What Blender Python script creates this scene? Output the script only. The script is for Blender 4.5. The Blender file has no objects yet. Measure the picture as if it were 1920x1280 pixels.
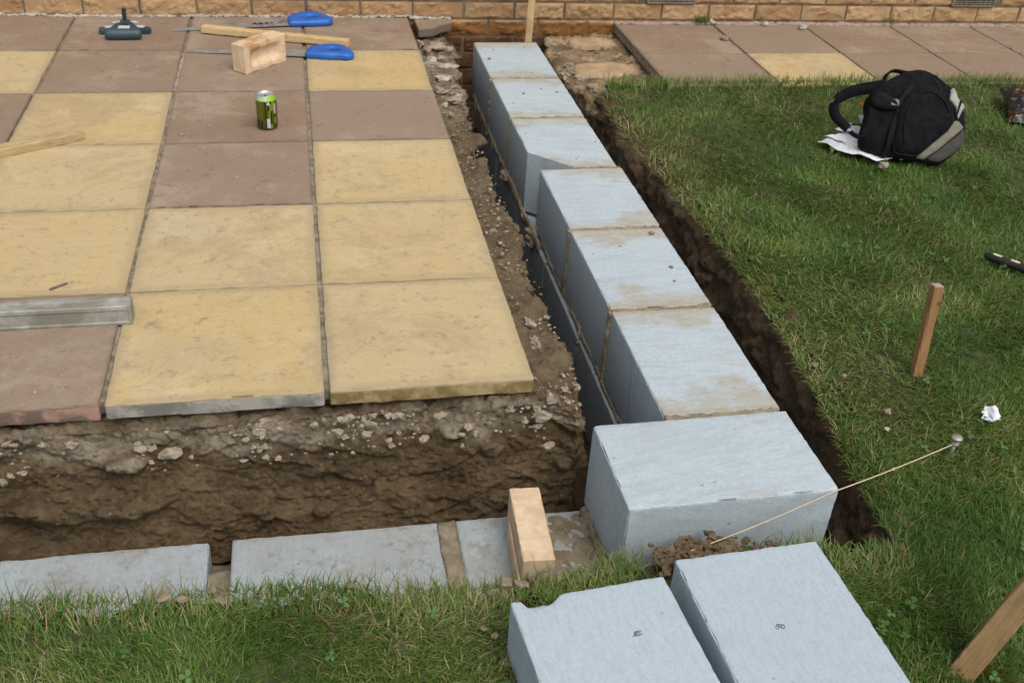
import bpy, bmesh, math, random
import numpy as np
from mathutils import Vector, Matrix, noise
R = math.radians
random.seed(7); rng = np.random.default_rng(7)
scn = bpy.context.scene
col = scn.collection

# ------------------------------------------------------------------ camera
yaw, pit, rol = -0.22382, 0.57943, 0.06916
fwd = Vector((-math.sin(yaw)*math.cos(pit), math.cos(yaw)*math.cos(pit), -math.sin(pit)))
r0 = Vector((math.cos(yaw), math.sin(yaw), 0)); u0 = r0.cross(fwd)
rv = r0*math.cos(rol) + u0*math.sin(rol); uv = -r0*math.sin(rol) + u0*math.cos(rol)
cd = bpy.data.cameras.new('camera'); cam = bpy.data.objects.new('camera', cd); col.objects.link(cam)
M = Matrix((rv, uv, -fwd)).transposed().to_4x4(); M.translation = (-0.0156, -1.8018, 1.3108)
cam.matrix_world = M
cd.sensor_width = 36; cd.lens = 1940.26/1920*36; cd.clip_start = .05; cd.clip_end = 500
scn.camera = cam
cd.dof.use_dof = True; cd.dof.focus_distance = 2.0; cd.dof.aperture_fstop = 11
# ------------------------------------------------------------------ light
SUN_EL, SUN_AZ = R(58), R(158)      # azimuth clockwise from +Y
w = bpy.data.worlds.new('World'); scn.world = w; w.use_nodes = True
wn = w.node_tree; bg = wn.nodes['Background']
sky = wn.nodes.new('ShaderNodeTexSky'); sky.sky_type = 'NISHITA'; sky.sun_disc = False
sky.sun_elevation = SUN_EL; sky.sun_rotation = SUN_AZ; sky.air_density = 1.4; sky.dust_density = 4.0; sky.ozone_density = .7
hs = wn.nodes.new('ShaderNodeHueSaturation'); hs.inputs['Saturation'].default_value = .55
wn.links.new(sky.outputs[0], hs.inputs['Color']); wn.links.new(hs.outputs[0], bg.inputs[0]); bg.inputs[1].default_value = 0.15
sl = bpy.data.lights.new('sun', 'SUN'); sl.energy = 1.0; sl.angle = R(34); sl.color = (1, .95, .88)
so = bpy.data.objects.new('sun', sl); col.objects.link(so)
sd = Vector((math.sin(SUN_AZ)*math.cos(SUN_EL), math.cos(SUN_AZ)*math.cos(SUN_EL), math.sin(SUN_EL)))
so.rotation_euler = sd.to_track_quat('Z', 'Y').to_euler()
vs = scn.view_settings; vs.view_transform = 'Standard'; vs.look = 'None'; vs.gamma = 1; vs.use_curve_mapping = False
vs.exposure = 0.14

# ------------------------------------------------------------------ helpers
def tag(o, label=None, cat=None, group=None, kind=None):
    if label: o['label'] = label
    if cat: o['category'] = cat
    if group: o['group'] = group
    if kind: o['kind'] = kind
    return o
def empty(name, loc, rz=0):
    o = bpy.data.objects.new(name, None); col.objects.link(o); o.location = loc; o.rotation_euler = (0, 0, rz); o.empty_display_size = .05
    return o
def link(name, me, mat, parent=None, loc=None, rot=None, smooth=False):
    o = bpy.data.objects.new(name, me); col.objects.link(o)
    if mat: me.materials.append(mat)
    if parent: o.parent = parent
    if loc is not None: o.location = loc
    if rot is not None: o.rotation_euler = rot
    if smooth:
        me.polygons.foreach_set('use_smooth', [True]*len(me.polygons))
    return o
def from_bm(name, bm, mat, parent=None, loc=None, rot=None, smooth=False):
    bmesh.ops.recalc_face_normals(bm, faces=bm.faces[:])
    me = bpy.data.meshes.new(name); bm.to_mesh(me); bm.free()
    return link(name, me, mat, parent, loc, rot, smooth)
def from_py(name, vs_, fs, mat, parent=None, loc=None, rot=None, smooth=False):
    me = bpy.data.meshes.new(name); me.from_pydata([tuple(map(float, v)) for v in vs_], [], fs); me.update()
    return link(name, me, mat, parent, loc, rot, smooth)
def fbm(p, s, o=3): return noise.fractal(Vector(p)*s, 1.0, 2.0, o)
def sm(a, b, x):
    t = min(1, max(0, (x-a)/(b-a))); return t*t*(3-2*t)
def lerp(a, b, t): return a+(b-a)*t

def grid_box(lx, ly, lz, n, chip=.0025, amp=.0008, seed=0, chipz=True, warp=0.0):
    """box with a shared-vertex grid on each face, its edges worn and chipped; base at z=0, centred in x and y"""
    def axis(l, lo):
        k = max(1, int(round(l/n))); e = min(.0032, l*.12); c_ = [lo+l*i/k for i in range(k+1)]
        return [c_[0], c_[0]+e]+c_[1:-1]+[c_[-1]-e, c_[-1]]
    AX, AY, AZ = axis(lx, -lx/2), axis(ly, -ly/2), axis(lz, 0)
    nx, ny, nz = len(AX)-1, len(AY)-1, len(AZ)-1
    idx = {}; V = []; F = []
    def vid(i, j, k):
        if (i, j, k) in idx: return idx[(i, j, k)]
        x, y, z = AX[i], AY[j], AZ[k]
        on = (i in (0, nx)) + (j in (0, ny)) + (k in (0, nz))
        p = Vector((x, y, z)); q = p+Vector((seed*3.1, seed*1.7, seed*.9))
        c = Vector((0 if i not in (0, nx) else (1 if i == 0 else -1), 0 if j not in (0, ny) else (1 if j == 0 else -1), 0 if k not in (0, nz) else (1 if k == 0 else -1)))
        d = noise.noise_vector(q*60)*amp
        if on >= 2 and (chipz or k == nz):
            a = .25*chip + chip*max(0, fbm(q, 70, 3)*1.6+.15) + chip*6*max(0, fbm(q, 16, 2)-.28)
            if on == 3: a += chip*.8
            d += c*a
        if warp: d += Vector((fbm(q, 5, 2), fbm(q+Vector((9, 0, 0)), 5, 2), 0))*warp
        V.append(p+d); idx[(i, j, k)] = len(V)-1
        return len(V)-1
    for i in range(nx):
        for j in range(ny):
            F.append((vid(i, j, nz), vid(i+1, j, nz), vid(i+1, j+1, nz), vid(i, j+1, nz)))
            F.append((vid(i, j, 0), vid(i, j+1, 0), vid(i+1, j+1, 0), vid(i+1, j, 0)))
    for i in range(nx):
        for k in range(nz):
            F.append((vid(i, 0, k), vid(i+1, 0, k), vid(i+1, 0, k+1), vid(i, 0, k+1)))
            F.append((vid(i, ny, k), vid(i, ny, k+1), vid(i+1, ny, k+1), vid(i+1, ny, k)))
    for j in range(ny):
        for k in range(nz):
            F.append((vid(0, j, k), vid(0, j, k+1), vid(0, j+1, k+1), vid(0, j+1, k)))
            F.append((vid(nx, j, k), vid(nx, j+1, k), vid(nx, j+1, k+1), vid(nx, j, k+1)))
    return V, F
def bevel_box(lx, ly, lz, b=.002, seg=2, taper=0):
    bm = bmesh.new(); bmesh.ops.create_cube(bm, size=1)
    for v in bm.verts: v.co = Vector((v.co.x*lx, v.co.y*ly, (v.co.z+.5)*lz))
    bmesh.ops.bevel(bm, geom=bm.edges[:], offset=b, segments=seg, affect='EDGES')
    return bm
def prism(bm, pts, z0, z1, bev=0):
    vs_ = [bm.verts.new((x, y, z0)) for x, y in pts]; f = bm.faces.new(vs_)
    r = bmesh.ops.extrude_face_region(bm, geom=[f]); nv = [g for g in r['geom'] if isinstance(g, bmesh.types.BMVert)]
    for v in nv: v.co.z = z1
    return nv
def tube_mesh(pts, rad, n=8, rough=0, cap=True, flat=(1, 1), seed=0):
    V = []; F = []; N = len(pts)
    for i, p in enumerate(pts):
        p = Vector(p); a = Vector(pts[max(0, i-1)]); b = Vector(pts[min(N-1, i+1)]); t = (b-a).normalized()
        x = t.cross(Vector((0, 0, 1)));
        if x.length < .05: x = t.cross(Vector((1, 0, 0)))
        x.normalize(); y = t.cross(x); r = rad[i] if hasattr(rad, '__len__') else rad
        for k in range(n):
            an = 2*math.pi*k/n; d = x*math.cos(an)*flat[0]+y*math.sin(an)*flat[1]
            q = p+d*r
            if rough: q += d*rough*fbm(q+Vector((seed, 0, 0)), 90, 3)
            V.append(q)
    for i in range(N-1):
        for k in range(n):
            k2 = (k+1) % n; F.append((i*n+k, i*n+k2, (i+1)*n+k2, (i+1)*n+k))
    if cap: F.append(tuple(range(n))[::-1]); F.append(tuple((N-1)*n+k for k in range(n)))
    return V, F
class MB:
    def __init__(s): s.V = []; s.F = []
    def add(s, VF):
        o = len(s.V); s.V += [Vector(v) for v in VF[0]]; s.F += [tuple(i+o for i in f) for f in VF[1]]
    def build(s, name, mat, parent=None, **k): return from_py(name, s.V, s.F, mat, parent, **k)

# ------------------------------------------------------------------ materials
class Mt:
    def __init__(s, name, rough=.9, spec=.3):
        s.m = bpy.data.materials.new(name); s.m.use_nodes = True; s.t = s.m.node_tree
        s.b = s.t.nodes['Principled BSDF']; s.b.inputs['Roughness'].default_value = rough; s.b.inputs['Specular IOR Level'].default_value = spec
        s.co = s.t.nodes.new('ShaderNodeTexCoord'); s.obj = s.co.outputs['Object']
        s.geo = s.t.nodes.new('ShaderNodeNewGeometry'); s.pos = s.geo.outputs['Position']
        oi = s.t.nodes.new('ShaderNodeObjectInfo'); s.rnd = oi.outputs['Random']
        add = s.t.nodes.new('ShaderNodeVectorMath'); add.operation = 'ADD'
        mul = s.t.nodes.new('ShaderNodeMath'); mul.operation = 'MULTIPLY'; mul.inputs[1].default_value = 37.0
        s.L(s.rnd, mul.inputs[0]); s.L(s.obj, add.inputs[0]); s.L(mul.outputs[0], add.inputs[1]); s.vec = add.outputs[0]
    def L(s, a, b): s.t.links.new(a, b)
    def put(s, sock, v):
        if isinstance(v, bpy.types.NodeSocket): s.L(v, sock)
        elif isinstance(v, (tuple, list)) and len(v) == 3 and sock.type == 'RGBA': sock.default_value = (*v, 1)
        else: sock.default_value = v
    def noise(s, scale, detail=4, rough=.6, vec=None, dist=0, stretch=None):
        n = s.t.nodes.new('ShaderNodeTexNoise'); n.inputs['Scale'].default_value = scale; n.inputs['Detail'].default_value = detail
        n.inputs['Roughness'].default_value = rough; n.inputs['Distortion'].default_value = dist
        v = vec or s.vec
        if stretch: v = s.scale(v, stretch)
        s.L(v, n.inputs['Vector']); return n.outputs['Fac']
    def scale(s, v, k):
        n = s.t.nodes.new('ShaderNodeVectorMath'); n.operation = 'MULTIPLY'; s.L(v, n.inputs[0]); n.inputs[1].default_value = k; return n.outputs[0]
    def vor(s, scale, feature='F1', vec=None, out='Distance', rand=1):
        n = s.t.nodes.new('ShaderNodeTexVoronoi'); n.feature = feature; n.inputs['Scale'].default_value = scale; n.inputs['Randomness'].default_value = rand
        s.L(vec or s.vec, n.inputs['Vector']); return n.outputs[out]
    def ramp(s, f, a, b, lo=0.0, hi=1.0, smooth=True):
        n = s.t.nodes.new('ShaderNodeMapRange'); n.interpolation_type = 'SMOOTHSTEP' if smooth else 'LINEAR'
        s.put(n.inputs[0], f); n.inputs[1].default_value = a; n.inputs[2].default_value = b; n.inputs[3].default_value = lo; n.inputs[4].default_value = hi
        return n.outputs[0]
    def math(s, op, a, b=0.0):
        n = s.t.nodes.new('ShaderNodeMath'); n.operation = op; s.put(n.inputs[0], a); s.put(n.inputs[1], b); return n.outputs[0]
    def mix(s, f, a, b, mode='MIX'):
        n = s.t.nodes.new('ShaderNodeMix'); n.data_type = 'RGBA'; n.blend_type = mode
        s.put(n.inputs[0], f); s.put(n.inputs[6], a); s.put(n.inputs[7], b); return n.outputs[2]
    def sep(s, v):
        n = s.t.nodes.new('ShaderNodeSeparateXYZ'); s.L(v, n.inputs[0]); return n.outputs
    def attr(s, name):
        n = s.t.nodes.new('ShaderNodeAttribute'); n.attribute_name = name; return n.outputs['Fac']
    def color(s, c): s.put(s.b.inputs['Base Color'], c)
    def bump(s, h, dist=.002, strength=.7):
        n = s.t.nodes.new('ShaderNodeBump'); n.inputs['Distance'].default_value = dist; n.inputs['Strength'].default_value = strength
        s.L(h, n.inputs['Height'])
        if s.b.inputs['Normal'].is_linked: s.L(s.b.inputs['Normal'].links[0].from_socket, n.inputs['Normal'])
        s.L(n.outputs[0], s.b.inputs['Normal'])

def m_block(name, stain, wet=0.0, lines='x'):
    m = Mt(name, .95, .15)
    c = m.mix(m.noise(6, 4), (.37, .435, .47), (.455, .52, .55))
    c = m.mix(m.ramp(m.noise(120, 3, .7), .35, .7, 0, .7), c, (.50, .57, .60))
    if lines == 'x':
        warp = m.t.nodes.new('ShaderNodeVectorRotate'); warp.rotation_type = 'Z_AXIS'; m.L(m.vec, warp.inputs['Vector']); m.L(m.math('MULTIPLY', m.math('SUBTRACT', m.rnd, .35), .5), warp.inputs['Angle'])
        lv = warp.outputs[0]
        streak = m.noise(6, 6, .75, lv, stretch=(1.6, 12, 5))
    else:
        lv = m.vec; streak = m.noise(42, 4, .75, lv, stretch=(2.6, .5, .5))
    c = m.mix(m.ramp(streak, .45, .66, 0, .5), c, (.31, .37, .405))
    c = m.mix(m.ramp(m.noise(2.3, 5, .7), .45, .7, 0, .45), c, (.37, .42, .44))
    c = m.mix(m.ramp(m.math('ADD', m.vor(135), m.math('MULTIPLY', m.noise(9, 3), .5)), .27, .37, .6, 0), c, (.27, .31, .325))
    c = m.mix(m.ramp(m.math('ADD', m.vor(17), m.math('MULTIPLY', m.noise(90, 2), .06)), .06, .11, .75, 0), c, (.24, .25, .22))
    c = m.mix(m.ramp(m.math('ADD', m.vor(41), m.math('MULTIPLY', m.noise(90, 2), .1)), .09, .14, .5, 0), c, (.30, .31, .29))
    if stain:
        x, y, z = m.sep(m.obj); q = m.pos
        w1 = m.math('MULTIPLY', m.math('SUBTRACT', m.noise(6, 5, .65, q), .46), .42)
        e = m.math('ADD', m.math('ABSOLUTE', y), w1)
        f = m.ramp(e, .135, .21)
        f = m.math('MULTIPLY', f, m.ramp(m.noise(16, 7, .78, q, stretch=(1, 1.8, 1)), .25, .68, .1, 1))
        f = m.math('MAXIMUM', f, m.math('MULTIPLY', m.ramp(m.math('ABSOLUTE', y), .185, .208), m.ramp(m.noise(30, 4, .7, q), .25, .5, .45, 1)))
        up = m.ramp(m.math('ABSOLUTE', m.sep(m.geo.outputs['Normal'])[2]), .3, .7, .35, 1)
        f = m.math('MULTIPLY', m.math('MULTIPLY', f, stain), up)
        c = m.mix(f, c, m.mix(m.noise(30, 4, .7), (.29, .235, .145), (.44, .38, .27)))
        c = m.mix(m.ramp(m.noise(3.3, 5, .7), .60, .72, 0, .4*stain), c, (.42, .39, .31))
    if wet: c = m.mix(m.ramp(m.noise(6, 6, .75), .32, .62, .25, wet), c, (.315, .32, .30))
    if wet: c = m.mix(m.ramp(m.noise(9, 7, .8), .50, .64, 0, .7), c, (.27, .24, .185)); c = m.mix(m.ramp(m.noise(35, 5, .8), .56, .68, 0, .6), c, (.16, .15, .13))
    if lines == 'y' and not wet: c = m.mix(.35, c, (.37, .43, .49))
    m.color(c)
    m.bump(m.noise(260, 3, .7), .0009, .6)
    m.bump(streak, .0022, .5)
    m.bump(m.ramp(m.vor(240), 0, .25), .0010, .8)
    return m.m
def m_slab_yellow(name='yellow_stone', grain=False, broken=False):
    m = Mt(name, .85, .25)
    c = m.mix(m.noise(5, 5, .6), (.475, .345, .150), (.575, .435, .215))
    c = m.mix(m.math('MULTIPLY', m.ramp(m.noise(2.6, 5, .65), .45, .75), .55), c, (.50, .40, .235))
    c = m.mix(m.ramp(m.noise(7, 7, .8), .48, .70, 0, .7), c, (.43, .335, .19))
    c = m.mix(m.ramp(m.noise(1.9, 4, .7), .5, .68, 0, .55), c, (.41, .335, .21))
    c = m.mix(m.ramp(m.noise(55, 5, .8), .55, .68, 0, .5), c, (.34, .27, .16))
    c = m.mix(m.ramp(m.noise(23, 5, .8), .60, .72, 0, .6), c, (.36, .31, .22))
    c = m.mix(m.ramp(m.noise(90, 3, .7), .3, .7, 0, .30), c, (.44, .325, .16))
    c = m.mix(m.ramp(m.math('ADD', m.vor(26), m.math('MULTIPLY', m.noise(60, 3), .12)), .085, .14, .75, 0), c, (.2, .17, .12))
    c = m.mix(m.ramp(m.noise(4.2, 7, .85), .63, .74, 0, .7), c, (.37, .39, .39))
    if grain: c = m.mix(m.ramp(m.noise(5, 5, .7, stretch=(1, 12, 1)), .45, .75, 0, .6), c, (.46, .335, .19))
    c = m.mix(m.math('MULTIPLY', m.rnd, .45), c, (.49, .40, .26))
    c = m.mix(m.ramp(m.noise(3.1, 7, .8), .50, .68, 0, .55), c, (.58, .49, .325))
    c = m.mix(m.ramp(m.noise(2.2, 7, .8, dist=.5), .50, .64, 0, .65), c, (.385, .285, .155))
    c = m.mix(m.ramp(m.noise(28, 7, .85), .555, .63, 0, .65), c, (.27, .21, .135))
    c = m.mix(m.ramp(m.noise(16, 7, .85), .585, .66, 0, .7), c, (.25, .21, .145))
    # grimy worn border
    x, y, z = m.sep(m.obj)
    e = m.math('MAXIMUM', m.math('ABSOLUTE', x), m.math('ABSOLUTE', y))
    e = m.math('ADD', e, m.math('MULTIPLY', m.math('SUBTRACT', m.noise(30, 4), .5), .02))
    c = m.mix(m.ramp(e, .19, .224, 0, .65), c, (.34, .275, .165))
    side = m.ramp(z, -.008, -.003, 1, 0)
    if broken: c = m.mix(side, c, m.mix(m.ramp(m.noise(8, 5, .7), .42, .55), (.19, .185, .165), (.36, .345, .30)))
    else: c = m.mix(side, c, m.mix(m.ramp(m.noise(12, 5, .7), .4, .6), (.21, .15, .06), (.40, .31, .16)))
    m.color(c)
    m.bump(m.noise(6, 5, .6), .004, .5)
    if not grain:
        h = m.ramp(m.noise(7, 3, .5, dist=1.2), .47, .53)
        m.bump(h, .0013, .5)
        h = m.ramp(m.noise(10.7, 3, .5, dist=1.6), .54, .60); m.bump(h, .0010, .45)
    else: m.bump(m.noise(6, 4, .6, stretch=(1, 10, 1)), .003, .6)
    m.bump(m.noise(160, 4, .7), .0007, .6)
    return m.m
def m_slab_brown(name='brown_stone', pink=False):
    m = Mt(name, .85, .25)
    c = m.mix(m.noise(5, 5, .6), (.225, .155, .105), (.315, .225, .155))
    c = m.mix(m.ramp(m.noise(3, 5, .7), .5, .75, 0, .6), c, (.35, .275, .215))
    c = m.mix(m.ramp(m.noise(150, 3, .7), .35, .7, 0, .5), c, (.17, .12, .092))
    c = m.mix(m.math('MULTIPLY', m.rnd, .5), c, (.30, .235, .175))
    c = m.mix(m.ramp(m.noise(2.4, 7, .8), .48, .66, 0, .6), c, (.39, .31, .235))
    c = m.mix(m.ramp(m.noise(14, 6, .85), .56, .66, 0, .6), c, (.13, .10, .08))
    c = m.mix(m.ramp(m.vor(95), .06, .12, .55, 0), c, (.5, .42, .33))
    c = m.mix(m.ramp(m.math('ADD', m.vor(21), m.math('MULTIPLY', m.noise(60, 3), .1)), .085, .13, .85, 0), c, (.52, .48, .42))
    c = m.mix(m.ramp(m.noise(5.2, 5, .8, dist=1), .64, .74, 0, .55), c, (.40, .385, .37))
    x, y, z = m.sep(m.obj)
    e = m.math('MAXIMUM', m.math('ABSOLUTE', x), m.math('ABSOLUTE', y))
    e = m.math('ADD', e, m.math('MULTIPLY', m.math('SUBTRACT', m.noise(30, 4), .5), .02))
    c = m.mix(m.ramp(e, .21, .228, 0, .55), c, (.15, .115, .09))
    side = m.ramp(z, -.006, -.002, 1, 0)
    if pink: c = m.mix(m.math('MULTIPLY', side, m.ramp(m.noise(7, 5), .54, .62)), m.mix(side, c, (.17, .125, .095)), (.40, .24, .19))
    else: c = m.mix(side, c, (.17, .125, .095))
    m.color(c)
    m.bump(m.noise(9, 4, .5), .003, .4); m.bump(m.noise(190, 4, .7), .001, .7)
    return m.m
def m_soil(name, layered, dark=(.105, .070, .036), mid=(.225, .162, .092), pale=(.47, .395, .285)):
    m = Mt(name, .95, .15); p = m.pos
    c = m.mix(m.ramp(m.noise(7, 6, .7, p), .3, .7), dark, mid)
    c = m.mix(m.ramp(m.noise(45, 5, .75, p), .45, .75, 0, .6), c, (mid[0]*1.5, mid[1]*1.45, mid[2]*1.4))
    if layered:
        x, y, z = m.sep(p)
        zz = m.math('ADD', z, m.math('MULTIPLY', m.math('SUBTRACT', m.noise(5, 5, .65, p), .5), .13))
        f = m.ramp(zz, -.118, -.092)
        front = m.ramp(y, .02, -.03)
        f = m.math('MULTIPLY', f, m.ramp(front, 0, 1, .25, 1))
        back = m.ramp(m.math('ADD', y, m.math('MULTIPLY', m.noise(9, 4, .6, p), .2)), 1.65, 1.85)
        up = m.ramp(z, -.13, -.09)
        f = m.math('MAXIMUM', f, m.math('MULTIPLY', m.math('MULTIPLY', back, up), .75))
        rub = m.mix(m.ramp(m.noise(24, 6, .75, p), .35, .65), (.24, .19, .13), pale)
        rub = m.mix(m.ramp(m.noise(6, 3, .6, p), .55, .7), rub, (.2, .15, .1))
        c = m.mix(f, c, rub)
        c = m.mix(m.ramp(m.noise(4.1, 5, .7, p), .62, .72, 0, .6), c, (.24, .19, .135))
    nw = m.math('MULTIPLY', m.noise(70, 4, .8, p), .5)
    c = m.mix(m.ramp(m.math('ADD', m.vor(52, vec=p), nw), .30, .40, .7, 0), c, (.30, .235, .16))
    c = m.mix(m.ramp(m.math('ADD', m.vor(21, vec=p), nw), .245, .29, .9, 0), c, (.52, .46, .37))
    c = m.mix(m.ramp(m.noise(3.1, 7, .75, p), .56, .68, 0, .55), c, (.20, .165, .115))
    c = m.mix(m.ramp(m.noise(15, 6, .8, p), .58, .72, 0, .55), c, (dark[0]*.45, dark[1]*.42, dark[2]*.4))
    c = m.mix(m.ramp(m.noise(12, 3, .6, p), .66, .74, 0, .5), c, (.17, .075, .025))
    m.color(c)
    m.bump(m.noise(30, 7, .82, p), .022, 1.0); m.bump(m.vor(60, vec=p), .006, .6); m.bump(m.noise(170, 4, .8, p), .004, .9)
    return m.m
def m_noise(name, a, b, s=20, rough=.9, spec=.3, bump=.001, bs=80, det=5, stretch=None, metal=0, spots=None):
    m = Mt(name, rough, spec); c = m.mix(m.ramp(m.noise(s, det, .65, stretch=stretch), .3, .7), a, b)
    if spots: c = m.mix(m.ramp(m.noise(spots[0], 4, .7), spots[1], spots[1]+.1, 0, .8), c, spots[2])
    m.color(c); m.b.inputs['Metallic'].default_value = metal
    if bump: m.bump(m.noise(bs, 4, .7, stretch=stretch), bump, .7)
    return m.m
def m_wood(name, a, b, dirt=(.25, .17, .1), axis=(1, 12, 12)):
    m = Mt(name, .75, .25)
    c = m.mix(m.ramp(m.noise(14, 5, .6, stretch=axis, dist=.6), .3, .7), a, b)
    c = m.mix(m.ramp(m.noise(6, 7, .8), .48, .68, 0, .65), c, dirt)
    c = m.mix(m.ramp(m.vor(11), .05, .10, .7, 0), c, (dirt[0]*.5, dirt[1]*.42, dirt[2]*.38))
    c = m.mix(m.ramp(m.noise(90, 4, .8, stretch=axis), .58, .72, 0, .5), c, (dirt[0]*.7, dirt[1]*.65, dirt[2]*.6))
    m.color(c); m.bump(m.noise(40, 4, .7, stretch=axis), .0008, .6); return m.m
def m_grass():
    m = Mt('grass_blade', .55, .35)
    r = m.attr('rnd'); d = m.attr('dry')
    c = m.mix(m.ramp(r, 0, .5, smooth=False), (.036, .096, .009), (.086, .176, .018))
    c = m.mix(m.ramp(r, .5, 1, smooth=False), c, (.165, .23, .045))
    c = m.mix(d, c, m.mix(m.ramp(r, .2, .9), (.27, .20, .08), (.46, .40, .22)))
    m.color(c)
    m.b.inputs['Transmission Weight'].default_value = 0
    t = m.t.nodes.new('ShaderNodeBsdfTranslucent'); m.L(c, t.inputs[0])
    mx = m.t.nodes.new('ShaderNodeMixShader'); mx.inputs[0].default_value = .28
    out = m.t.nodes['Material Output']; m.L(m.b.outputs[0], mx.inputs[1]); m.L(t.outputs[0], mx.inputs[2]); m.L(mx.outputs[0], out.inputs[0])
    return m.m
def m_wall():
    m = Mt('split_brick', .9, .2); p = m.pos; r = m.attr('rnd')
    c = m.mix(m.ramp(r, 0, 1), (.36, .225, .115), (.49, .335, .185))
    c = m.mix(m.ramp(m.noise(14, 6, .7, p), .35, .7, 0, .7), c, (.30, .17, .085))
    c = m.mix(m.ramp(m.noise(40, 5, .75, p), .5, .75, 0, .5), c, (.52, .38, .235))
    x, y, z = m.sep(p)
    zz = m.math('ADD', z, m.math('MULTIPLY', m.math('SUBTRACT', m.noise(20, 4, .6, p), .5), .02))
    st = m.mix(m.noise(18, 5, .7, p), (.13, .06, .02), (.33, .15, .045))
    c = m.mix(m.ramp(zz, -.008, -.03), c, st)
    c = m.mix(m.ramp(zz, -.075, -.095), c, m.mix(m.noise(18, 4, .6, p), (.055, .028, .015), (.14, .065, .035)))
    m.color(c); m.bump(m.noise(60, 5, .75, p), .004, .8); return m.m

K = {}
K['block'] = m_block('aerated_concrete_laid', .85)
K['block_loose'] = m_block('aerated_concrete_clean', 0, 0, 'y')
K['block_corner'] = m_block('aerated_concrete_corner', .5, 0, 'x')
K['block_low'] = m_block('aerated_concrete_lower', .8, .8, 'y')
K['yellow'] = m_slab_yellow(); K['yellow_grain'] = m_slab_yellow('yellow_stone_grained', True); K['brown'] = m_slab_brown(); K['brown_pink'] = m_slab_brown('brown_stone_pink', True); K['yellow_broken'] = m_slab_yellow('yellow_stone_broken', False, True)
K['soil'] = m_soil('cut_soil', True)
K['dark_soil'] = m_soil('topsoil', False, (.068, .044, .025), (.15, .10, .06))
K['clod'] = m_noise('soil_clod', (.085, .058, .032), (.20, .145, .085), 40, .95, .2, .003, 120)
K['thatch'] = m_noise('turf_thatch', (.030, .042, .010), (.075, .08, .03), 30, bump=.004, bs=60, spots=(9, .6, (.14, .10, .06)))
K['bedding'] = m_noise('joint_fill', (.13, .105, .07), (.33, .285, .215), 30, bump=.003, bs=90, spots=(5, .58, (.33, .20, .15)))
K['mortar'] = m_noise('wet_mortar', (.17, .135, .085), (.30, .25, .175), 28, .85, .3, .004, 70)
K['mortar_dark'] = m_noise('damp_mortar', (.24, .19, .12), (.46, .385, .265), 28, .85, .3, .005, 60)
K['pale_mortar'] = m_noise('old_mortar', (.30, .26, .21), (.52, .48, .41), 30, .9, .2, .004, 90)
K['stone'] = m_noise('pebble_stone', (.21, .17, .12), (.38, .32, .24), 75, .9, .2, .002, 120)
K['patch'] = m_noise('sandy_concrete', (.105, .075, .045), (.30, .215, .13), 9, .95, .2, .006, 60, spots=(6, .52, (.42, .30, .175)))
K['wallbrick'] = m_wall()
K['wallmortar'] = m_noise('wall_mortar', (.10, .075, .05), (.2, .155, .105), 20, bump=.003)
K['render'] = m_noise('house_render', (.42, .33, .22), (.48, .39, .27), 6, bump=.003)
K['vent'] = m_noise('vent_plastic', (.18, .15, .11), (.25, .22, .17), 20)
K['graphite'] = m_noise('graphite', (.06, .065, .08), (.10, .105, .12), 300, bump=0)
K['black'] = m_noise('black_void', (.008, .008, .008), (.014, .013, .012), 5, bump=0)
K['sandbrick'] = m_noise('sand_brick', (.59, .42, .26), (.73, .565, .385), 30, .9, .2, .0015, 160, spots=(7, .57, (.42, .24, .10)))
K['pine'] = m_wood('pine_timber', (.52, .36, .17), (.68, .50, .27))
K['weathered'] = m_wood('weathered_timber', (.36, .26, .13), (.52, .39, .21), axis=(1, 14, 14))
K['stake'] = m_wood('stake_wood', (.24, .125, .052), (.34, .19, .085), (.17, .085, .035), axis=(14, 14, 1))
K['stake_end'] = m_noise('stake_end_grain', (.33, .25, .19), (.48, .38, .30), 120)
K['stake_pale'] = m_wood('pale_stake_wood', (.55, .38, .19), (.66, .48, .26), axis=(14, 14, 1))
K['stake_tan'] = m_wood('tan_stake_wood', (.25, .155, .068), (.35, .235, .11), (.16, .095, .045), axis=(14, 14, 1))
K['alu'] = m_noise('dirty_aluminium', (.25, .245, .215), (.40, .39, .345), 25, .62, .4, .0012, 60, metal=.2, spots=(7, .5, (.22, .21, .165)))
K['steel'] = m_noise('saw_steel', (.24, .235, .225), (.36, .35, .33), 30, .5, .5, .0003, 60, metal=.25, spots=(12, .55, (.12, .11, .10)))
K['blue'] = m_noise('blue_plastic', (.012, .10, .42), (.02, .14, .52), 10, .45, .5, 0)
K['teal'] = m_noise('dark_teal_plastic', (.022, .05, .062), (.04, .075, .09), 14, .5, .5, .0005, 60)
K['pale_plastic'] = m_noise('pale_grey_plastic', (.50, .52, .60), (.62, .64, .70), 14, .5, .5, 0)
K['fabric'] = m_noise('black_fabric', (.006, .0062, .008), (.013, .013, .015), 30, .9, .08, .0012, 400)
K['fabric2'] = m_noise('ribbed_black_fabric', (.008, .008, .009), (.016, .015, .015), 30, .85, .12, .002, 300)
K['grey_fabric'] = m_noise('light_grey_fabric', (.30, .29, .265), (.40, .385, .35), 30, .85, .25, .001, 400)
K['khaki_fabric'] = m_noise('khaki_grey_fabric', (.15, .135, .105), (.21, .19, .15), 30, .85, .25, .001, 400)
K['dark_grey_fabric'] = m_noise('dark_grey_fabric', (.045, .042, .038), (.07, .065, .056), 30, .85, .25, .001, 400)
K['buckle'] = m_noise('buckle_plastic', (.01, .01, .011), (.018, .018, .02), 30, .35, .5, 0)
K['red'] = m_noise('red_plastic', (.5, .04, .012), (.55, .06, .02), 30, .5, .5, 0)
K['paper'] = m_noise('white_paper', (.70, .72, .78), (.80, .81, .84), 14, .8, .3, 0)
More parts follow.
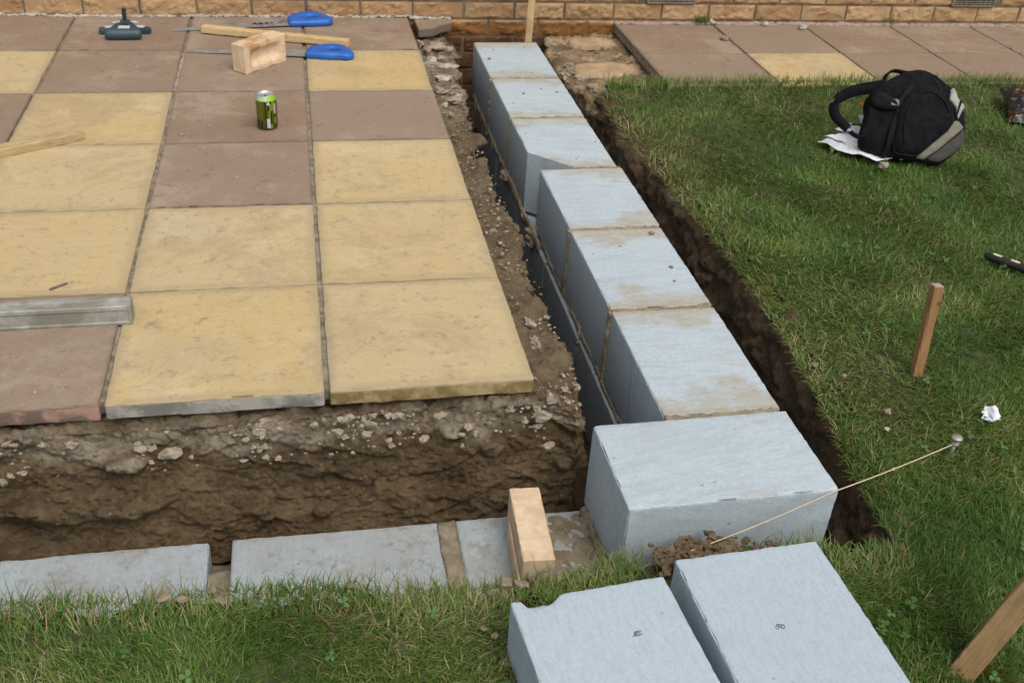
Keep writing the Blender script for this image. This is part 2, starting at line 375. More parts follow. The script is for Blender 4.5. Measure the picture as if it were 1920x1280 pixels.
K['twine'] = m_noise('cream_twine', (.50, .40, .24), (.66, .56, .38), 200, .9, .2, .0005, 600)
K['nail'] = m_noise('galvanised_nail', (.28, .26, .23), (.42, .40, .36), 60, .45, .5, .0005, 100, metal=.6)
K['rubber'] = m_noise('black_rubber', (.008, .008, .008), (.02, .018, .016), 30, .6, .4, .001, 90)
K['cream'] = m_noise('cream_paint', (.55, .48, .33), (.65, .58, .42), 60, .7, .3, 0)
K['chipwood'] = m_noise('grey_splinter', (.12, .10, .08), (.2, .17, .14), 60)
K['pinkm'] = m_noise('pink_mortar', (.28, .195, .15), (.40, .31, .25), 40, .9, .2, .003, 90)
K['grass'] = m_grass()
mcl = Mt('clover_leaf', .5, .35); rr = mcl.attr('rnd'); cc = mcl.mix(rr, (.035, .095, .014), (.075, .155, .03)); mcl.color(cc); K['clover'] = mcl.m
K['flower'] = m_noise('clover_flower', (.6, .6, .5), (.75, .75, .68), 60)

# ================================================================== SETTING
def sweep(name, st, n1, n2, mat, amp=1.0, n0=0, step=.006, rnd=.025, strat=1.0):
    """st: list of (inner, crest, bottom) 3-D points; densified along the path, then a soil-like displaced skin"""
    P = []
    for a, b in zip(st[:-1], st[1:]):
        k = max(1, int((Vector(b[1])-Vector(a[1])).length/step))
        for i in range(k): P.append([Vector(a[q]).lerp(Vector(b[q]), i/k) for q in range(3)])
    P.append([Vector(q) for q in st[-1]])
    # smooth the crest path
    for it in range(6):
        Q = [list(p) for p in P]
        for i in range(1, len(P)-1):
            for q in range(3): P[i][q] = (Q[i-1][q]+Q[i][q]*2+Q[i+1][q])/4
    rows = []
    for I, C, B in P:
        r = []
        for k in range(n1): r.append(I.lerp(C, k/n1))
        for k in range(n2+1):
            t = k/n2; p = C.lerp(B, t)
            r.append(p)
        # round the crest
        for it in range(3):
            q = list(r)
            for k in range(1, len(r)-1): r[k] = (q[k-1]+q[k]*2+q[k+1])/4
        rows.append(r)
    n = len(rows[0]); A = np.array([[tuple(v) for v in r] for r in rows])
    du = np.gradient(A, axis=0); dv = np.gradient(A, axis=1); N = np.cross(du, dv)
    N /= np.linalg.norm(N, axis=2, keepdims=True)+1e-9
    V = []
    for i in range(len(rows)):
        for k in range(n):
            p = Vector(A[i, k]); nn = Vector(N[i, k])
            e = sm(0, 3, k)   # hold the buried inner rim still
            q = Vector((p.x, p.y, p.z*1.8))
            wq = q+noise.noise_vector(q*9)*.03
            d = .020*fbm(q, 5, 3) + .012*fbm(q+Vector((3, 1, 7)), 17, 4)
            f3 = fbm(wq, 42, 4); d += .012*f3 - .012*sm(.12, .45, f3)
            vd = noise.voronoi(wq*19)[0]; d += .011*min(.45, vd[1]-vd[0]) ; vd = noise.voronoi(wq*55)[0]; d += .006*(vd[1]-vd[0])
            lg = noise.noise(Vector((p.x*5, p.y*5, p.z*30+2.5*noise.noise(p*4))))
            d -= strat*.017*sm(.05, .35, lg)
            pit_ = fbm(wq+Vector((8, 8, 8)), 9, 2); d -= strat*.030*sm(.42, .60, pit_)
            if strat == 1: d += .012*sm(-.125, -.095, p.z+.05*fbm(Vector((p.x, p.y, 0)), 5, 3))
            v_ = p + nn*d*amp*e*SIGN[0]
            if name == 'subsoil_bank' and v_.x < .5 and p.z < -.19: v_.y = max(v_.y, -.147+.25*min(0, v_.y+.147))
            V.append(v_)
    F = [(i*n+k, i*n+k+1, (i+1)*n+k+1, (i+1)*n+k) for i in range(len(rows)-1) for k in range(n-1)]
    o = from_py(name, V, F, mat, smooth=True)
    return o
SIGN = [1]

# soil under the patio: front cut face, corner, strip along the trench
st = [((x, .06, -.045), (x, -.012+.01*math.sin(x*5), -.052), (x, -.150, -.33)) for x in (-2.6, -2.0, -1.4, -1.0, -.6, -.3, 0, .25)]
st += [((.40, .06, -.045), (.42, -.02, -.055), (.42, -.150, -.33)),
       ((.41, .06, -.045), (.50, -.035, -.058), (.50, -.148, -.33)),
       ((.42, .06, -.045), (.545, -.065, -.06), (.545, -.135, -.33)),
       ((.42, .08, -.045), (.562, -.035, -.06), (.560, -.06, -.45))]
for x, y in ((.572, .10), (.576, .2), (.572, .32), (.578, .636), (.588, .844), (.574, .997), (.558, 1.08), (.546, 1.251), (.563, 1.429), (.577, 1.625), (.574, 1.94), (.590, 2.2), (.625, 2.36), (.63, 2.72)):
    st.append(((.42, y, -.045), (x-.006, y, -.06), (x-.035, y, -.5)))
subsoil = sweep('subsoil_bank', st, 16, 84, K['soil'], step=.0045); tag(subsoil, kind='structure')

# far side bank: rough concrete haunching by the house, then the cut edge of the lawn
st = []
for x, y in ((1.06, 2.72), (1.03, 2.5), (1.0, 2.34), (1.04, 2.2), (1.005, 2.05), (1.06, 1.93), (1.055, 1.86), (1.07, 1.80)):
    st.append(((1.45, y, -.066), (x, y, -.075+.01*math.sin(y*20)), (x+.01, y, -.5)))
haunch = sweep('rubble_haunch', st, 60, 50, K['patch'], 1.0, strat=.3); tag(haunch, kind='structure')
crestR = [(1.075, 1.84), (1.084, 1.625), (1.085, 1.419), (1.11, 1.16), (1.13, .886), (1.145, .522), (1.135, .173), (1.118, -.029), (1.095, -.277), (1.092, -.40)]
def gz(x, y):
    return -.060 + .034*sm(1.70, 1.90, y) - .045*sm(0, -.48, y) - .035*sm(-.5, -1.1, y) + .006*noise.noise(Vector((x*4, y*4, 0)))
bankY = [(-3.2, -.42), (-.75, -.415), (-.58, -.42), (-.447, -.435), (-.311, -.452), (-.192, -.445), (.016, -.465), (.13, -.487), (.25, -.50), (.40, -.492), (.536, -.462), (.70, -.455), (.826, -.458), (.93, -.475), (1.0, -.50)]
st = [((x+.09, y, gz(x, y)-.006), (x-.004, y, gz(x, y)-.012), (x-.055, y, -.5)) for x, y in crestR]
st += [((1.17, -.50, gz(1.1, -.5)-.022), (1.085, -.45, -.118), (1.085, -.45, -.5)),
       ((1.13, -.57, gz(1.1, -.5)-.024), (1.06, -.485, -.128), (1.06, -.48, -.5))]
st += [((x, y-.09, gz(x, y)-.012), (x, y, gz(x, y)-.022), (x, y, -.5)) for x, y in bankY[::-1]]
lawnbank = sweep('topsoil_bank', st, 8, 44, K['dark_soil'], .8); tag(lawnbank, kind='structure')

def fy(x):      # y of the front turf edge
    return float(np.interp(x, [p[0] for p in bankY]+[1.1], [p[1] for p in bankY]+[-.50]))
def rx(y):      # x of the right turf edge
    return float(np.interp(-y, [-p[1] for p in crestR], [p[0] for p in crestR]))
def on_lawn(x, y, m=0.0):
    if y > 1.91: return False
    if x < 1.09: return y < fy(x)-m
    if y < -.42: return True
    return x > rx(y)+m
# turf ground, fine near the camera
X0, X1, Y0, Y1, G = -2.6, 4.6, -2.2, 1.96, .03
nx, ny = int((X1-X0)/G), int((Y1-Y0)/G); V = []; F = []
for j in range(ny+1):
    for i in range(nx+1):
        x = X0+G*i; y = Y0+G*j; V.append((x, y, gz(x, y)))
for j in range(ny):
    for i in range(nx):
        x = X0+G*(i+.5); y = Y0+G*(j+.5)
        if on_lawn(x, y, .055): a = j*(nx+1)+i; F.append((a, a+1, a+nx+2, a+nx+1))
lawn = from_py('lawn_ground', V, F, K['thatch'], smooth=True); tag(lawn, kind='structure')
# trench floor and the wider ground
fl = from_py('trench_floor', [(-4, -.7, -.48), (1.3, -.7, -.48), (1.3, 3, -.48), (-4, 3, -.48)], [(0, 1, 2, 3)], K['dark_soil']); tag(fl, kind='structure')
V = []; F = []
for (a, b, c, d) in ((-60, -60, 60, -2.18), (4.58, -2.18, 60, 1.94), (-60, -2.18, -2.58, -.42), (-60, -.42, -2.58, 2.8)):
    o = len(V); V += [(a, b, -.155), (c, b, -.155), (c, d, -.155), (a, d, -.155)]; F.append((o, o+1, o+2, o+3))
wide = from_py('ground', V, F, K['thatch']); tag(wide, kind='structure')

# bedding under the slabs
bd = bevel_box(3.1, 2.68, .03, .002); bedo = from_bm('joint_bedding', bd, K['bedding'], loc=(-1.10, 1.36, -.037)); tag(bedo, kind='structure')
bd = bevel_box(3.9, .80, .03, .002); bedr = from_bm('joint_bedding', bd, K['bedding'], loc=(3.325, 2.285, -.056)); tag(bedr, kind='structure')

# ---- paving slabs, each a thing of its own
def slab(x, y, z, mat, label, group, size=.447, seed=0, lx=None, ly=None, tilt=None):
    lx = lx or size; ly = ly or size
    Vv, Ff = grid_box(lx, ly, .038, .0149, .0016, .0003, seed, warp=.0016)
    Vv = [v-Vector((0, 0, .038)) for v in Vv]
    o = from_py('paving_slab', Vv, Ff, K[mat], loc=(x, y, z), smooth=True)
    o.data.set_sharp_from_angle(angle=R(35))
    if tilt: o.rotation_euler = tilt
    return tag(o, label, 'paving slab', group, 'thing')
P = .4545
LG = 'square paving slabs of the patio left of the trench'
names = {
 (3, 0): ('yellow', 'buff riven slab at the near right corner of the patio, beside the trench'),
 (3, 1): ('yellow', 'buff slab on the trench edge, second up from the near patio corner'),
 (3, 2): ('yellow', 'buff slab on the trench edge, third up, just nearer than a brown one'),
 (3, 3): ('brown', 'brown slab on the trench edge between two buff ones, right of the drink can'),
 (3, 4): ('yellow', 'buff slab on the trench edge right of the saws, grey smears on it'),
 (3, 5): ('brown', 'brown slab against the house wall under the blue handle of the farther saw'),
 (2, 0): ('yellow_broken', 'buff riven slab in the front row with a broken grey front edge'),
 (2, 1): ('yellow', 'buff slab just behind the front row one with the grey front edge'),
 (2, 2): ('brown', 'plain brown slab directly in front of the one with the drink can'),
 (2, 3): ('brown', 'brown slab with the drink can standing on it'),
 (2, 4): ('brown', 'brown slab with the loose brick standing on it'),
 (2, 5): ('brown', 'brown slab against the house wall under the thin timber batten'),
 (1, 0): ('brown_pink', 'brown slab in the front row with a pink streak, in front of the metal straightedge'),
 (1, 1): ('yellow_grain', 'grained buff slab behind the metal straightedge with a dark splinter on it'),
 (1, 2): ('yellow', 'buff slab with faint brown marks, just nearer than the short timber at the left'),
 (1, 3): ('yellow', 'buff slab under the end of the timber at the left, brown slab to its right'),
 (1, 4): ('brown', 'brown slab with a pale scuff, in front of the one with the teal tool'),
 (1, 5): ('brown', 'brown slab against the house wall with the teal tool standing on it'),
 (0, 5): ('brown', 'brown slab in the far left corner against the house wall'),
 (0, 4): ('yellow', 'buff slab at the left edge of the photo, one row out from the house wall'),
 (0, 3): ('brown', 'brown slab at the left edge of the photo beyond the timber'),
}
for (c, r), (mt, lb) in names.items():
    x = (c-3)*P+P/2+.001; y = r*P+P/2-.002
    lx = .443 if c in (2, 3) else .447
    slab(x, y, 0, mt, lb, LG, seed=c*7+r+1, lx=lx, ly=.449,
         tilt=(R(random.uniform(-.15, .15)), R(random.uniform(-.15, .15)), R(random.uniform(-.25, .25))))
RG = 'square paving slabs along the wall right of the trench'
rxs = [1.372, 1.842, 2.281, 2.715, 3.135, 3.56]
rl = ['brown slab by the rubble patch, nearer row of the right path', 'the only buff slab of the path right of the trench',
      'brown slab right of the buff one, behind the backpack', 'brown slab behind the right side of the backpack, two right of the buff one', 'brown slab in the nearer row at the far right edge']
rb = ['brown slab with mortar crumbs against the wall, next to the rubble patch', 'brown slab against the wall behind the buff one, pale stones at its back edge',
      'brown slab against the wall, diagonally behind and right of the buff one', 'brown slab against the wall in front of the right hand air vent', 'brown slab against the wall in the far right corner']
for i in range(5):
    a, b = rxs[i], rxs[i+1]
    slab((a+b)/2, 2.272-.193, -.018, 'yellow' if i == 1 else 'brown', rl[i], RG, seed=40+i, lx=b-a-.008, ly=.386)
    slab((a+b)/2, 2.279+.200, -.018, 'brown', rb[i], RG, seed=50+i, lx=b-a-.008, ly=.398)

# broken corner piece of brown slab by the wall
bm = bmesh.new(); prism(bm, [(-.09, .10), (.075, .10), (.07, .04), (.02, .005), (-.02, -.045), (-.085, -.06)], -.036, 0)
bmesh.ops.bevel(bm, geom=bm.edges[:], offset=.003, segments=2, affect='EDGES')
o = from_bm('broken_slab', bm, K['brown'], loc=(.565, 2.62, -.006)); tag(o, 'small broken piece of brown slab against the wall at the head of the trench', 'broken slab')

# pink mortar in a joint, pale mortar crumbs along the wall
def bead(mb, a, b, r, n=40, rough=.004, flat=(1, 1), wob=.004, seed=0, k=8):
    a = Vector(a); b = Vector(b); pts = []; rad = []
    for i in range(n+1):
        p = a.lerp(b, i/n); q = p*1.0+Vector((seed, 0, 0))
        pts.append(p+noise.noise_vector(q*14)*wob); rad.append(r*(1+.45*fbm(q, 22, 3)))
    mb.add(tube_mesh(pts, rad, k, rough, flat=flat, seed=seed))
mb = MB()
bead(mb, (-.452, 1.84, -.006), (-.449, 2.26, -.006), .009, 60, .005, (1, .7), .003)
o = mb.build('pink_joint_mortar', K['pinkm'], smooth=True); tag(o, 'pink mortar left in the joint between two brown slabs by the saw tip', 'mortar', kind='stuff')
mb = MB()
bead(mb, (-2.4, 2.722, .0), (.64, 2.712, .0), .011, 700, .016, (1.1, .55), .008, 2)
o = mb.build('wall_foot_mortar', K['pale_mortar'], smooth=True); tag(o, 'pale crumbly mortar along the foot of the wall left of the trench', 'mortar', kind='stuff')
mb = MB()
bead(mb, (1.38, 2.692, -.018), (4.2, 2.665, -.018), .012, 400, .010, (1.3, .7), .006, 3)
o = mb.build('wall_foot_mortar', K['pinkm'], smooth=True); tag(o, 'pinkish mortar strip along the foot of the wall right of the trench', 'mortar', kind='stuff')

# ---- house wall
wall = empty('brick_wall', (0, 2.72, -.03)); tag(wall, 'buff split faced brick wall of the house along the back', 'wall')
V = []; F = []; RN = []
ang = -.010
def wp(x, d, z): return (x*math.cos(ang)+d*math.sin(ang), x*math.sin(ang)-d*math.cos(ang), z+.03)
for cidx in range(-5, 10):
    z0 = -.005+.075*cidx; off = .11 if cidx % 2 else 0
    x = -2.9+off
    while x < 4.6:
        w_ = .215 + random.uniform(-.003, .003)
        if cidx == 1 and (1.50 < x+w_/2 < 1.78 or 3.0 < x+w_/2 < 3.28): x += .225; continue
        det = -2 < cidx < 3 or (0 <= cidx)
        a, b = (22, 8) if cidx >= -3 else (4, 2)
        if cidx > 3: a, b = 8, 3
        o = len(V); sd_ = random.random()*50; rr_ = random.random()
        for j in range(b+1):
            for i in range(a+1):
                px = x+w_*i/a; pz = z0+.005+.065*j/b
                e = min(i, a-i)/a*w_; e2 = min(j, b-j)/b*.065
                edge = sm(0, .010, min(e, e2))
                q = Vector((px, sd_, pz))
                d = .001+edge*(.004+.009*fbm(q, 13, 4)+.006*fbm(q, 42, 3))
                d = max(d, .0022)
                V.append(wp(px+.002*noise.noise(q*30)*(1-edge), d, pz)); RN.append(rr_)
        for j in range(b):
            for i in range(a):
                s = o+j*(a+1)+i; F.append((s, s+1, s+a+2, s+a+1))
        # rim back to the mortar
        ring = [o+i for i in range(a+1)]+[o+j*(a+1)+a for j in range(1, b+1)]+[o+b*(a+1)+i for i in range(a-1, -1, -1)]+[o+j*(a+1) for j in range(b-1, 0, -1)]
        o2 = len(V)
        for s in ring:
            vx, vy, vz = V[s]; V.append((vx, .010, vz)) if False else V.append((vx+math.sin(ang)*-.008, vy+.010, vz)); RN.append(rr_)
        n_ = len(ring)
        for k in range(n_): F.append((ring[k], o2+k, o2+(k+1) % n_, ring[(k+1) % n_]))
        x += .225
me_o = from_py('brick_face', V, F, K['wallbrick'], wall, smooth=False)
at_ = me_o.data.attributes.new('rnd', 'FLOAT', 'POINT'); at_.data.foreach_set('value', RN)
bm = bmesh.new(); 
c4 = [wp(-2.9, .0, 0), wp(4.7, .0, 0), wp(4.7, -.25, 0), wp(-2.9, -.25, 0)]
prism(bm, [(p[0], p[1]) for p in c4], -.5, .72); from_bm('mortar_bed', bm, K['wallmortar'], wall)
bm = bmesh.new(); c4 = [wp(-2.9, .014, 0), wp(4.7, .014, 0), wp(4.7, -.25, 0), wp(-2.9, -.25, 0)]
prism(bm, [(p[0], p[1]) for p in c4], .722, 2.6); from_bm('upper_wall', bm, K['render'], wall)
for xv, lbv in ((1.52, None), (3.02, None)):
    mb = MB(); bmf = bmesh.new()
    def bx(x0, x1, d0, d1, z0, z1, mb=mb):
        c = [wp(x0, d0, z0), wp(x1, d0, z0), wp(x1, d1, z0), wp(x0, d1, z0), wp(x0, d0, z1), wp(x1, d0, z1), wp(x1, d1, z1), wp(x0, d1, z1)]
        mb.add((c, [(0, 1, 2, 3), (4, 7, 6, 5), (0, 4, 5, 1), (1, 5, 6, 2), (2, 6, 7, 3), (3, 7, 4, 0)]))
    x1 = xv+.225; z0, z1 = .072, .142
    bx(xv, x1, .002, .014, z0, z0+.006); bx(xv, x1, .002, .014, z1-.006, z1); bx(xv, xv+.007, .002, .0135, z0+.006, z1-.006); bx(x1-.007, x1, .002, .0135, z0+.006, z1-.006)
    for k in range(6):
        zz = z0+.0115+k*.0095; bx(xv+.0065, x1-.0065, .003, .012, zz, zz+.0035)
    for k in range(1, 9):
        xx = xv+k*.225/9; bx(xx-.0012, xx+.0012, .003, .0105, z0+.0055, z1-.0055)
    vf = mb.build('air_vent', K['vent'], wall)
    mb2 = MB(); bx(xv+.006, x1-.006, .001, .0025, z0+.006, z1-.006, mb2); mb2.build('vent_opening', K['black'], vf)

# ================================================================== BLOCKS
def block(cx, cy, ztop, lx, ly, h, mat, label, seed, rz=0, cut=None, group=None, chip=.0022, n=.011, notch=None):
    Vv, Ff = grid_box(lx, ly, h, n, chip, .0005, seed)
    bm = bmesh.new(); vs_ = [bm.verts.new(v) for v in Vv]; [bm.faces.new([vs_[i] for i in f]) for f in Ff]
    if cut:
        (px, py), (nx_, ny_) = cut
        g = bmesh.ops.bisect_plane(bm, geom=bm.verts[:]+bm.edges[:]+bm.faces[:], plane_co=(px, py, 0), plane_no=(nx_, ny_, 0), clear_outer=True)
        ed = [e for e in g['geom_cut'] if isinstance(e, bmesh.types.BMEdge)]
        r = bmesh.ops.holes_fill(bm, edges=ed, sides=0)
    if notch:
        for v in bm.verts:
            d = notch(v.co)
            if d: v.co += Vector(d)
    o = from_bm('concrete_block', bm, K[mat], loc=(cx, cy, ztop-h), rot=(0, 0, rz))
    for p in o.data.polygons: p.use_smooth = True
    md = o.data
    try: md.set_sharp_from_angle(angle=R(40))
    except Exception: pass
    return tag(o, label, 'concrete block', group)
ZT = -.04; BG = 'aerated concrete blocks laid end to end in the trench'
joints = [-.119, .328, .772, 1.193, 1.637, 2.046, 2.50]
labs = ['upper course block in the trench next to the crosswise corner block', 'upper course block with a round pebble near its far right corner',
        'upper course block just nearer than the one with the sawn corner', 'grey block whose near left corner is sawn off at a slant',
        'upper course block second from the house wall, dotted with grey crumbs', 'farthest grey block in the trench, at the foot of the pale stake by the wall']
labs = ['block just behind the crosswise corner block, hairline crack in its left side',
        'block with two crumbs near its right edge, second behind the crosswise corner block',
        'upper course block just nearer than the one with the sawn corner',
        'grey block whose near left corner is sawn off at a slant',
        'upper course block second from the house wall, dotted with grey crumbs',
        'farthest grey block in the trench, at the foot of the pale stake by the wall']
for i in range(6):
    a, b = joints[i], joints[i+1]; g = .006
    lx = .272; cx = .852 if i < 3 else .841
    if i < 3: cx = .855-.0007*i
    cut = None
    if i == 3: cut = ((-.138, -.085), (-.70, -.71))
    block(cx, (a+b)/2, ZT+random.uniform(-.001, .001), lx, b-a-2*g, .212, 'block', labs[i], 10+i, R(random.uniform(-.3, .3)), cut, BG)
blk0 = [o_ for o_ in col.objects if o_.name == 'concrete_block'][0]
V__, F__ = tube_mesh([(-.1358, .02+.012*math.sin(k*.9)*.3-.0012*k, .205-.0085*k) for k in range(22)], .0006, 4); from_py('crack', V__, F__, K['graphite'], blk0)
block(.7785, -.258, ZT+.001, .443, .264, .216, 'block_corner', 'big grey block laid crosswise at the corner of the trench, under the twine', 20, R(.8), None, BG, chip=.0028)
# lower course
LB = 'lower course concrete blocks'
for x0, x1, lb in ((-1.12, -.672, None), (-.668, -.258, 'low grey block at the left end of the front trench'),
               (-.212, .222, 'low grey block in the front trench with a wide gap on its left'), (.262, .70, 'low grey block with the brick on edge standing on it')):
    if lb is None: continue
    block((x0+x1)/2, -.275, -.265, x1-x0, .262, .20, 'block_low', lb, int(50+x0*10), R(random.uniform(-1, 1.0)), None, LB, chip=.0028)
ll = ['lower course block seen in the gap behind the corner block', 'lower course block under the block with the hairline crack', 'lower course block beneath the second joint up the trench',
      'lower course block under the slumped lump of mortar', 'lower course block beneath the joint beyond the sawn corner block', 'lower course block deep in the shadow near the house wall']
lj = [.10, .545, .98, 1.41, 1.84, 2.27]
block(.848, -.03, -.268, .272, .24, .212, 'block_corner', 'lower course block at the foot of the corner block, in the gap', 61, 0, None, LB)
for i in range(len(lj)-1):
    block(.845-.0015*i, (lj[i]+lj[i+1])/2, -.267, .274, lj[i+1]-lj[i]-.012, .212, 'block_corner', ll[i+1], 70+i, 0, None, LB)
# loose blocks on the lawn
def notchA(c):
    x, y, z = c
    # broken arris along the far edge near its left end
    k = sm(-.122, -.108, x)*(1-sm(-.075, -.045, x))
    e = sm(.195, .22, y); zz = sm(.10, .155, z)
    if k*e*zz > .001: return (0, -.016*k*e*zz*(1+.4*noise.noise(Vector((x, y, z))*90)), -.003*k*e*zz)
    return None
loose_a = block(.285+.1370+.012, -.642-.22+.008+.01, .010, .275, .44, .160, 'block_loose', 'loose pale block on the grass with a bite out of its far edge', 31, R(5.2), None, 'loose blocks on the grass', .003, .0085, notchA)
loose_b = block(.581+.1375+.013, -.578-.22+.006, .010, .275, .44, .160, 'block_loose', 'loose pale block on the grass with an unbroken far edge', 32, R(2.9), None, 'loose blocks on the grass', .0028, .0085)

def pencil(o, x, y, z, seed):
    rr_ = random.Random(seed); p = Vector((x, y, z)); pts_ = []
    for k in range(26):
        a_ = k*.55+rr_.uniform(-.3, .3); pts_.append(p+Vector((.006*math.cos(a_*rr_.choice((1, 1.2)))+.0004*k-.005, .005*math.sin(a_*1.3+seed), 0)))
    V__, F__ = tube_mesh(pts_, .0007, 5, flat=(1, .5)); from_py('pencil_mark', V__, F__, K['graphite'], o)
pencil(loose_a, .045, .110, .1601, 1); pencil(loose_b, -.020, .045, .1601, 2)
# mortar
mb = MB(); mt = MB()
for i, y in enumerate(joints[:-1]):
    x0, x1 = .722, .985
    if i == 3: x0 = .84
    if i > 3: x0, x1 = .708, .972
    bead(mb, (x0, y, ZT-.007), (x1, y+.004, ZT-.007), .0078, 60, .004, (1, .9), .0015, i)
    if i in (0, 3): continue
    xf = x0-.001
    bead(mt, (xf-.001, y, ZT-.004), (xf-.001, y, ZT-.215), .0115, 60, .004, (1.0, .6), .0015, 20+i)
    bead(mt, (xf+.002, y+.014, ZT-.01), (xf+.002, y+.012, ZT-.20), .014, 60, .005, (1.2, .30), .002, 40+i)
bead(mt, (.7115, .54, -.27), (.7115, .54, -.46), .006, 30, .006, (1, .8), .003, 62)
bead(mt, (.7115, .98, -.27), (.7115, .98, -.46), .006, 30, .006, (1, .8), .003, 65)
o = mb.build('bed_mortar', K['mortar'], smooth=True); tag(o, 'sandy mortar filling the joints along the top of the trench blocks', 'mortar', kind='stuff')
# slumped lumps
def lump(c, r, seed, n=2, mat='mortar_dark', sc=(1, 1, 1), rough=.5):
    bm = bmesh.new(); bmesh.ops.create_icosphere(bm, subdivisions=n, radius=1)
    if rough > .5:      # broken stone: a few flat fractures
        rr_ = random.Random(seed)
        for _ in range(7):
            nn = Vector((rr_.gauss(0, 1), rr_.gauss(0, 1), rr_.gauss(0, 1))).normalized(); dd = rr_.uniform(.45, .8)
            for v in bm.verts:
                q = v.co.dot(nn)-dd
                if q > 0: v.co -= nn*q
    for v in bm.verts:
        q = v.co*1.3+Vector((seed*2.3, 0, 0)); k = 1+rough*fbm(q, 1.2, 3)
        v.co = Vector(c)+Vector((v.co.x*sc[0], v.co.y*sc[1], v.co.z*sc[2]))*r*k
    V_ = [v.co.copy() for v in bm.verts]; F_ = [tuple(v.index for v in f.verts) for f in bm.faces]; bm.free(); return V_, F_
yy = -.11
while yy < 2.40:            # the bed joint: short uneven lengths, thin where it was struck off, fat where it squeezed out
    ln = random.uniform(.05, .16); fat = (.0065 if yy < 1.0 else .0115)*random.uniform(.75, 1.35); xx = .7165 if yy < 1.0 else .7035
    bead(mt, (xx, yy, -.257+random.uniform(-.003, .003)), (xx, min(2.42, yy+ln+.012), -.257+random.uniform(-.003, .003)), fat, 26, .003, (.42, random.uniform(.9, 1.6)), .004, yy*9, 10)
    if random.random() < .35: mt.add(lump((xx-.001, yy, -.262-random.uniform(0, .012)), fat*random.uniform(.9, 1.4), yy*7, 3, sc=(.5, 1.2, 1), rough=.5))
    yy += ln
mt.add(lump((.705, 1.165, -.262), .026, 1, 4, sc=(1, 1.1, .9))); mt.add(lump((.694, 1.62, -.255), .022, 2, 4, sc=(.8, 1.2, .9)))
mt.add(lump((.704, 1.15, -.285), .018, 3, 3)); mt.add(lump((.703, .10, -.40), .022, 5, 3, sc=(.6, 1, 1.6)))
o = mt.build('squeezed_mortar', K['mortar_dark'], smooth=True); tag(o, 'brown mortar squeezed from the joints down the left side of the trench blocks', 'mortar', kind='stuff')
# mortar of the low course: in the joints and smeared beside the corner block
mb = MB()
for x, w_, z in ((-.235, .030, -.305), (.241, .024, -.283)):
    V_, F_ = grid_box(w_*1.75, .27, .10, .008, .004, .002, int(x*10))
    V_ = [v+Vector((x, -.275, z-.08+.006*fbm(v+Vector((x, 0, 0)), 20, 3)+(-.05*sm(.05, .13, v.y) if x < 0 else 0))) for v in V_]; mb.add((V_, F_))
V_ = []; F_ = []; nn_ = 40
for j in range(nn_+1):
    for i in range(nn_+1):
        u_, v_ = i/nn_, j/nn_; x = .405+.165*u_; y = -.145-.275*v_
        e = min(sm(0, .25, u_), 1)*sm(0, .08, v_)
        h = -.268+e*(.004+.010*sm(.75, 1, u_)*(1+1.2*sm(.4, .8, v_))*2+.007*fbm((x, y, 0), 30, 4))
        V_.append(Vector((x+.01*fbm((x, y, 3), 30, 2), y, h)))
for j in range(nn_):
    for i in range(nn_): a = j*(nn_+1)+i; F_.append((a, a+1, a+nn_+2, a+nn_+1))
mb.add((V_, F_))
bead(mb, (.553, -.15, -.262), (.551, -.40, -.25), .010, 60, .010, (1, 1.6), .006, 77)
bead(mb, (.60, -.392, -.258), (.98, -.392, -.258), .010, 60, .008, (1, 1), .006, 78)
for k_, (x_, y_, r_) in enumerate(((.385, -.405, .022), (.41, -.41, .024), (.36, -.41, .018), (.435, -.405, .018), (.33, -.415, .020), (.30, -.42, .016), (.46, -.41, .016))):
    mb.add(lump((x_, y_, -.225+.02*(k_ % 2)), r_, 30+k_, 3, sc=(1.2, .8, 1.5)))
o = mb.build('smeared_mortar', K['mortar'], smooth=True); tag(o, 'brown mortar in the low joints and smeared beside the corner block', 'mortar', kind='stuff')

# crumbs on the blocks, gravel under the slabs
def stones(name, items, mat, label, smooth=False):
    m_ = MB()
    for i, (p, r, n, sc) in enumerate(items): m_.add(lump(p, r, i*.37, n, sc=sc, rough=.55))
    o = m_.build(name, K[mat], smooth=smooth); return tag(o, label, 'rubble', kind='stuff')
it = []
for k in range(26):
    y = random.uniform(1.2, 2.48); it.append(((random.uniform(.72, .965), y, ZT+.001), random.uniform(.002, .0045), 1, (1, 1, .6)))
it += [((.735, 2.27, ZT+.003), .008, 2, (1, 1, .7)), ((.80, 1.87, ZT+.003), .006, 2, (1, 1.1, .6)), ((.93, 1.88, ZT+.003), .006, 2, (1, 1, .6)),
       ((.948, .728, ZT+.003), .009, 2, (1.1, 1, .5)), ((.835, .66, ZT+.001), .004, 1, (1, 1, .6)), ((.945, .53, ZT+.002), .007, 2, (1, 1, .5)), ((.93, .455, ZT+.001), .005, 1, (1, 1, .5))]
stones('mortar_crumbs', it, 'mortar', 'grey crumbs of mortar scattered over the trench blocks')
it = []
for k in range(640):
    x = random.uniform(-1.0, .53); t = random.random()**1.3; z = -.048-.068*t; y = -.020-.040*t*1.3-.014*random.random()
    clus = noise.noise(Vector((x*5, 0, 3)))
    if clus < -.02 and random.random() < .9: continue
    r = random.choice([.0022, .0028, .0035, .004, .006, .009])*random.uniform(.8, 1.2)
    it.append(((x, y, z), r, 1 if r < .006 else 2, (random.uniform(.8, 1.5), 1, random.uniform(.6, .95))))
for k in range(700):
    y = random.uniform(-.06, 2.55); x = .465+.10*random.random(); r = random.choice([.0015, .002, .0025, .003, .005])*random.uniform(.8, 1.3)
    it.append(((x, y, -.052+random.uniform(0, .004)), r, 1 if r < .006 else 2, (random.uniform(.8, 1.4), random.uniform(.8, 1.6), .7)))
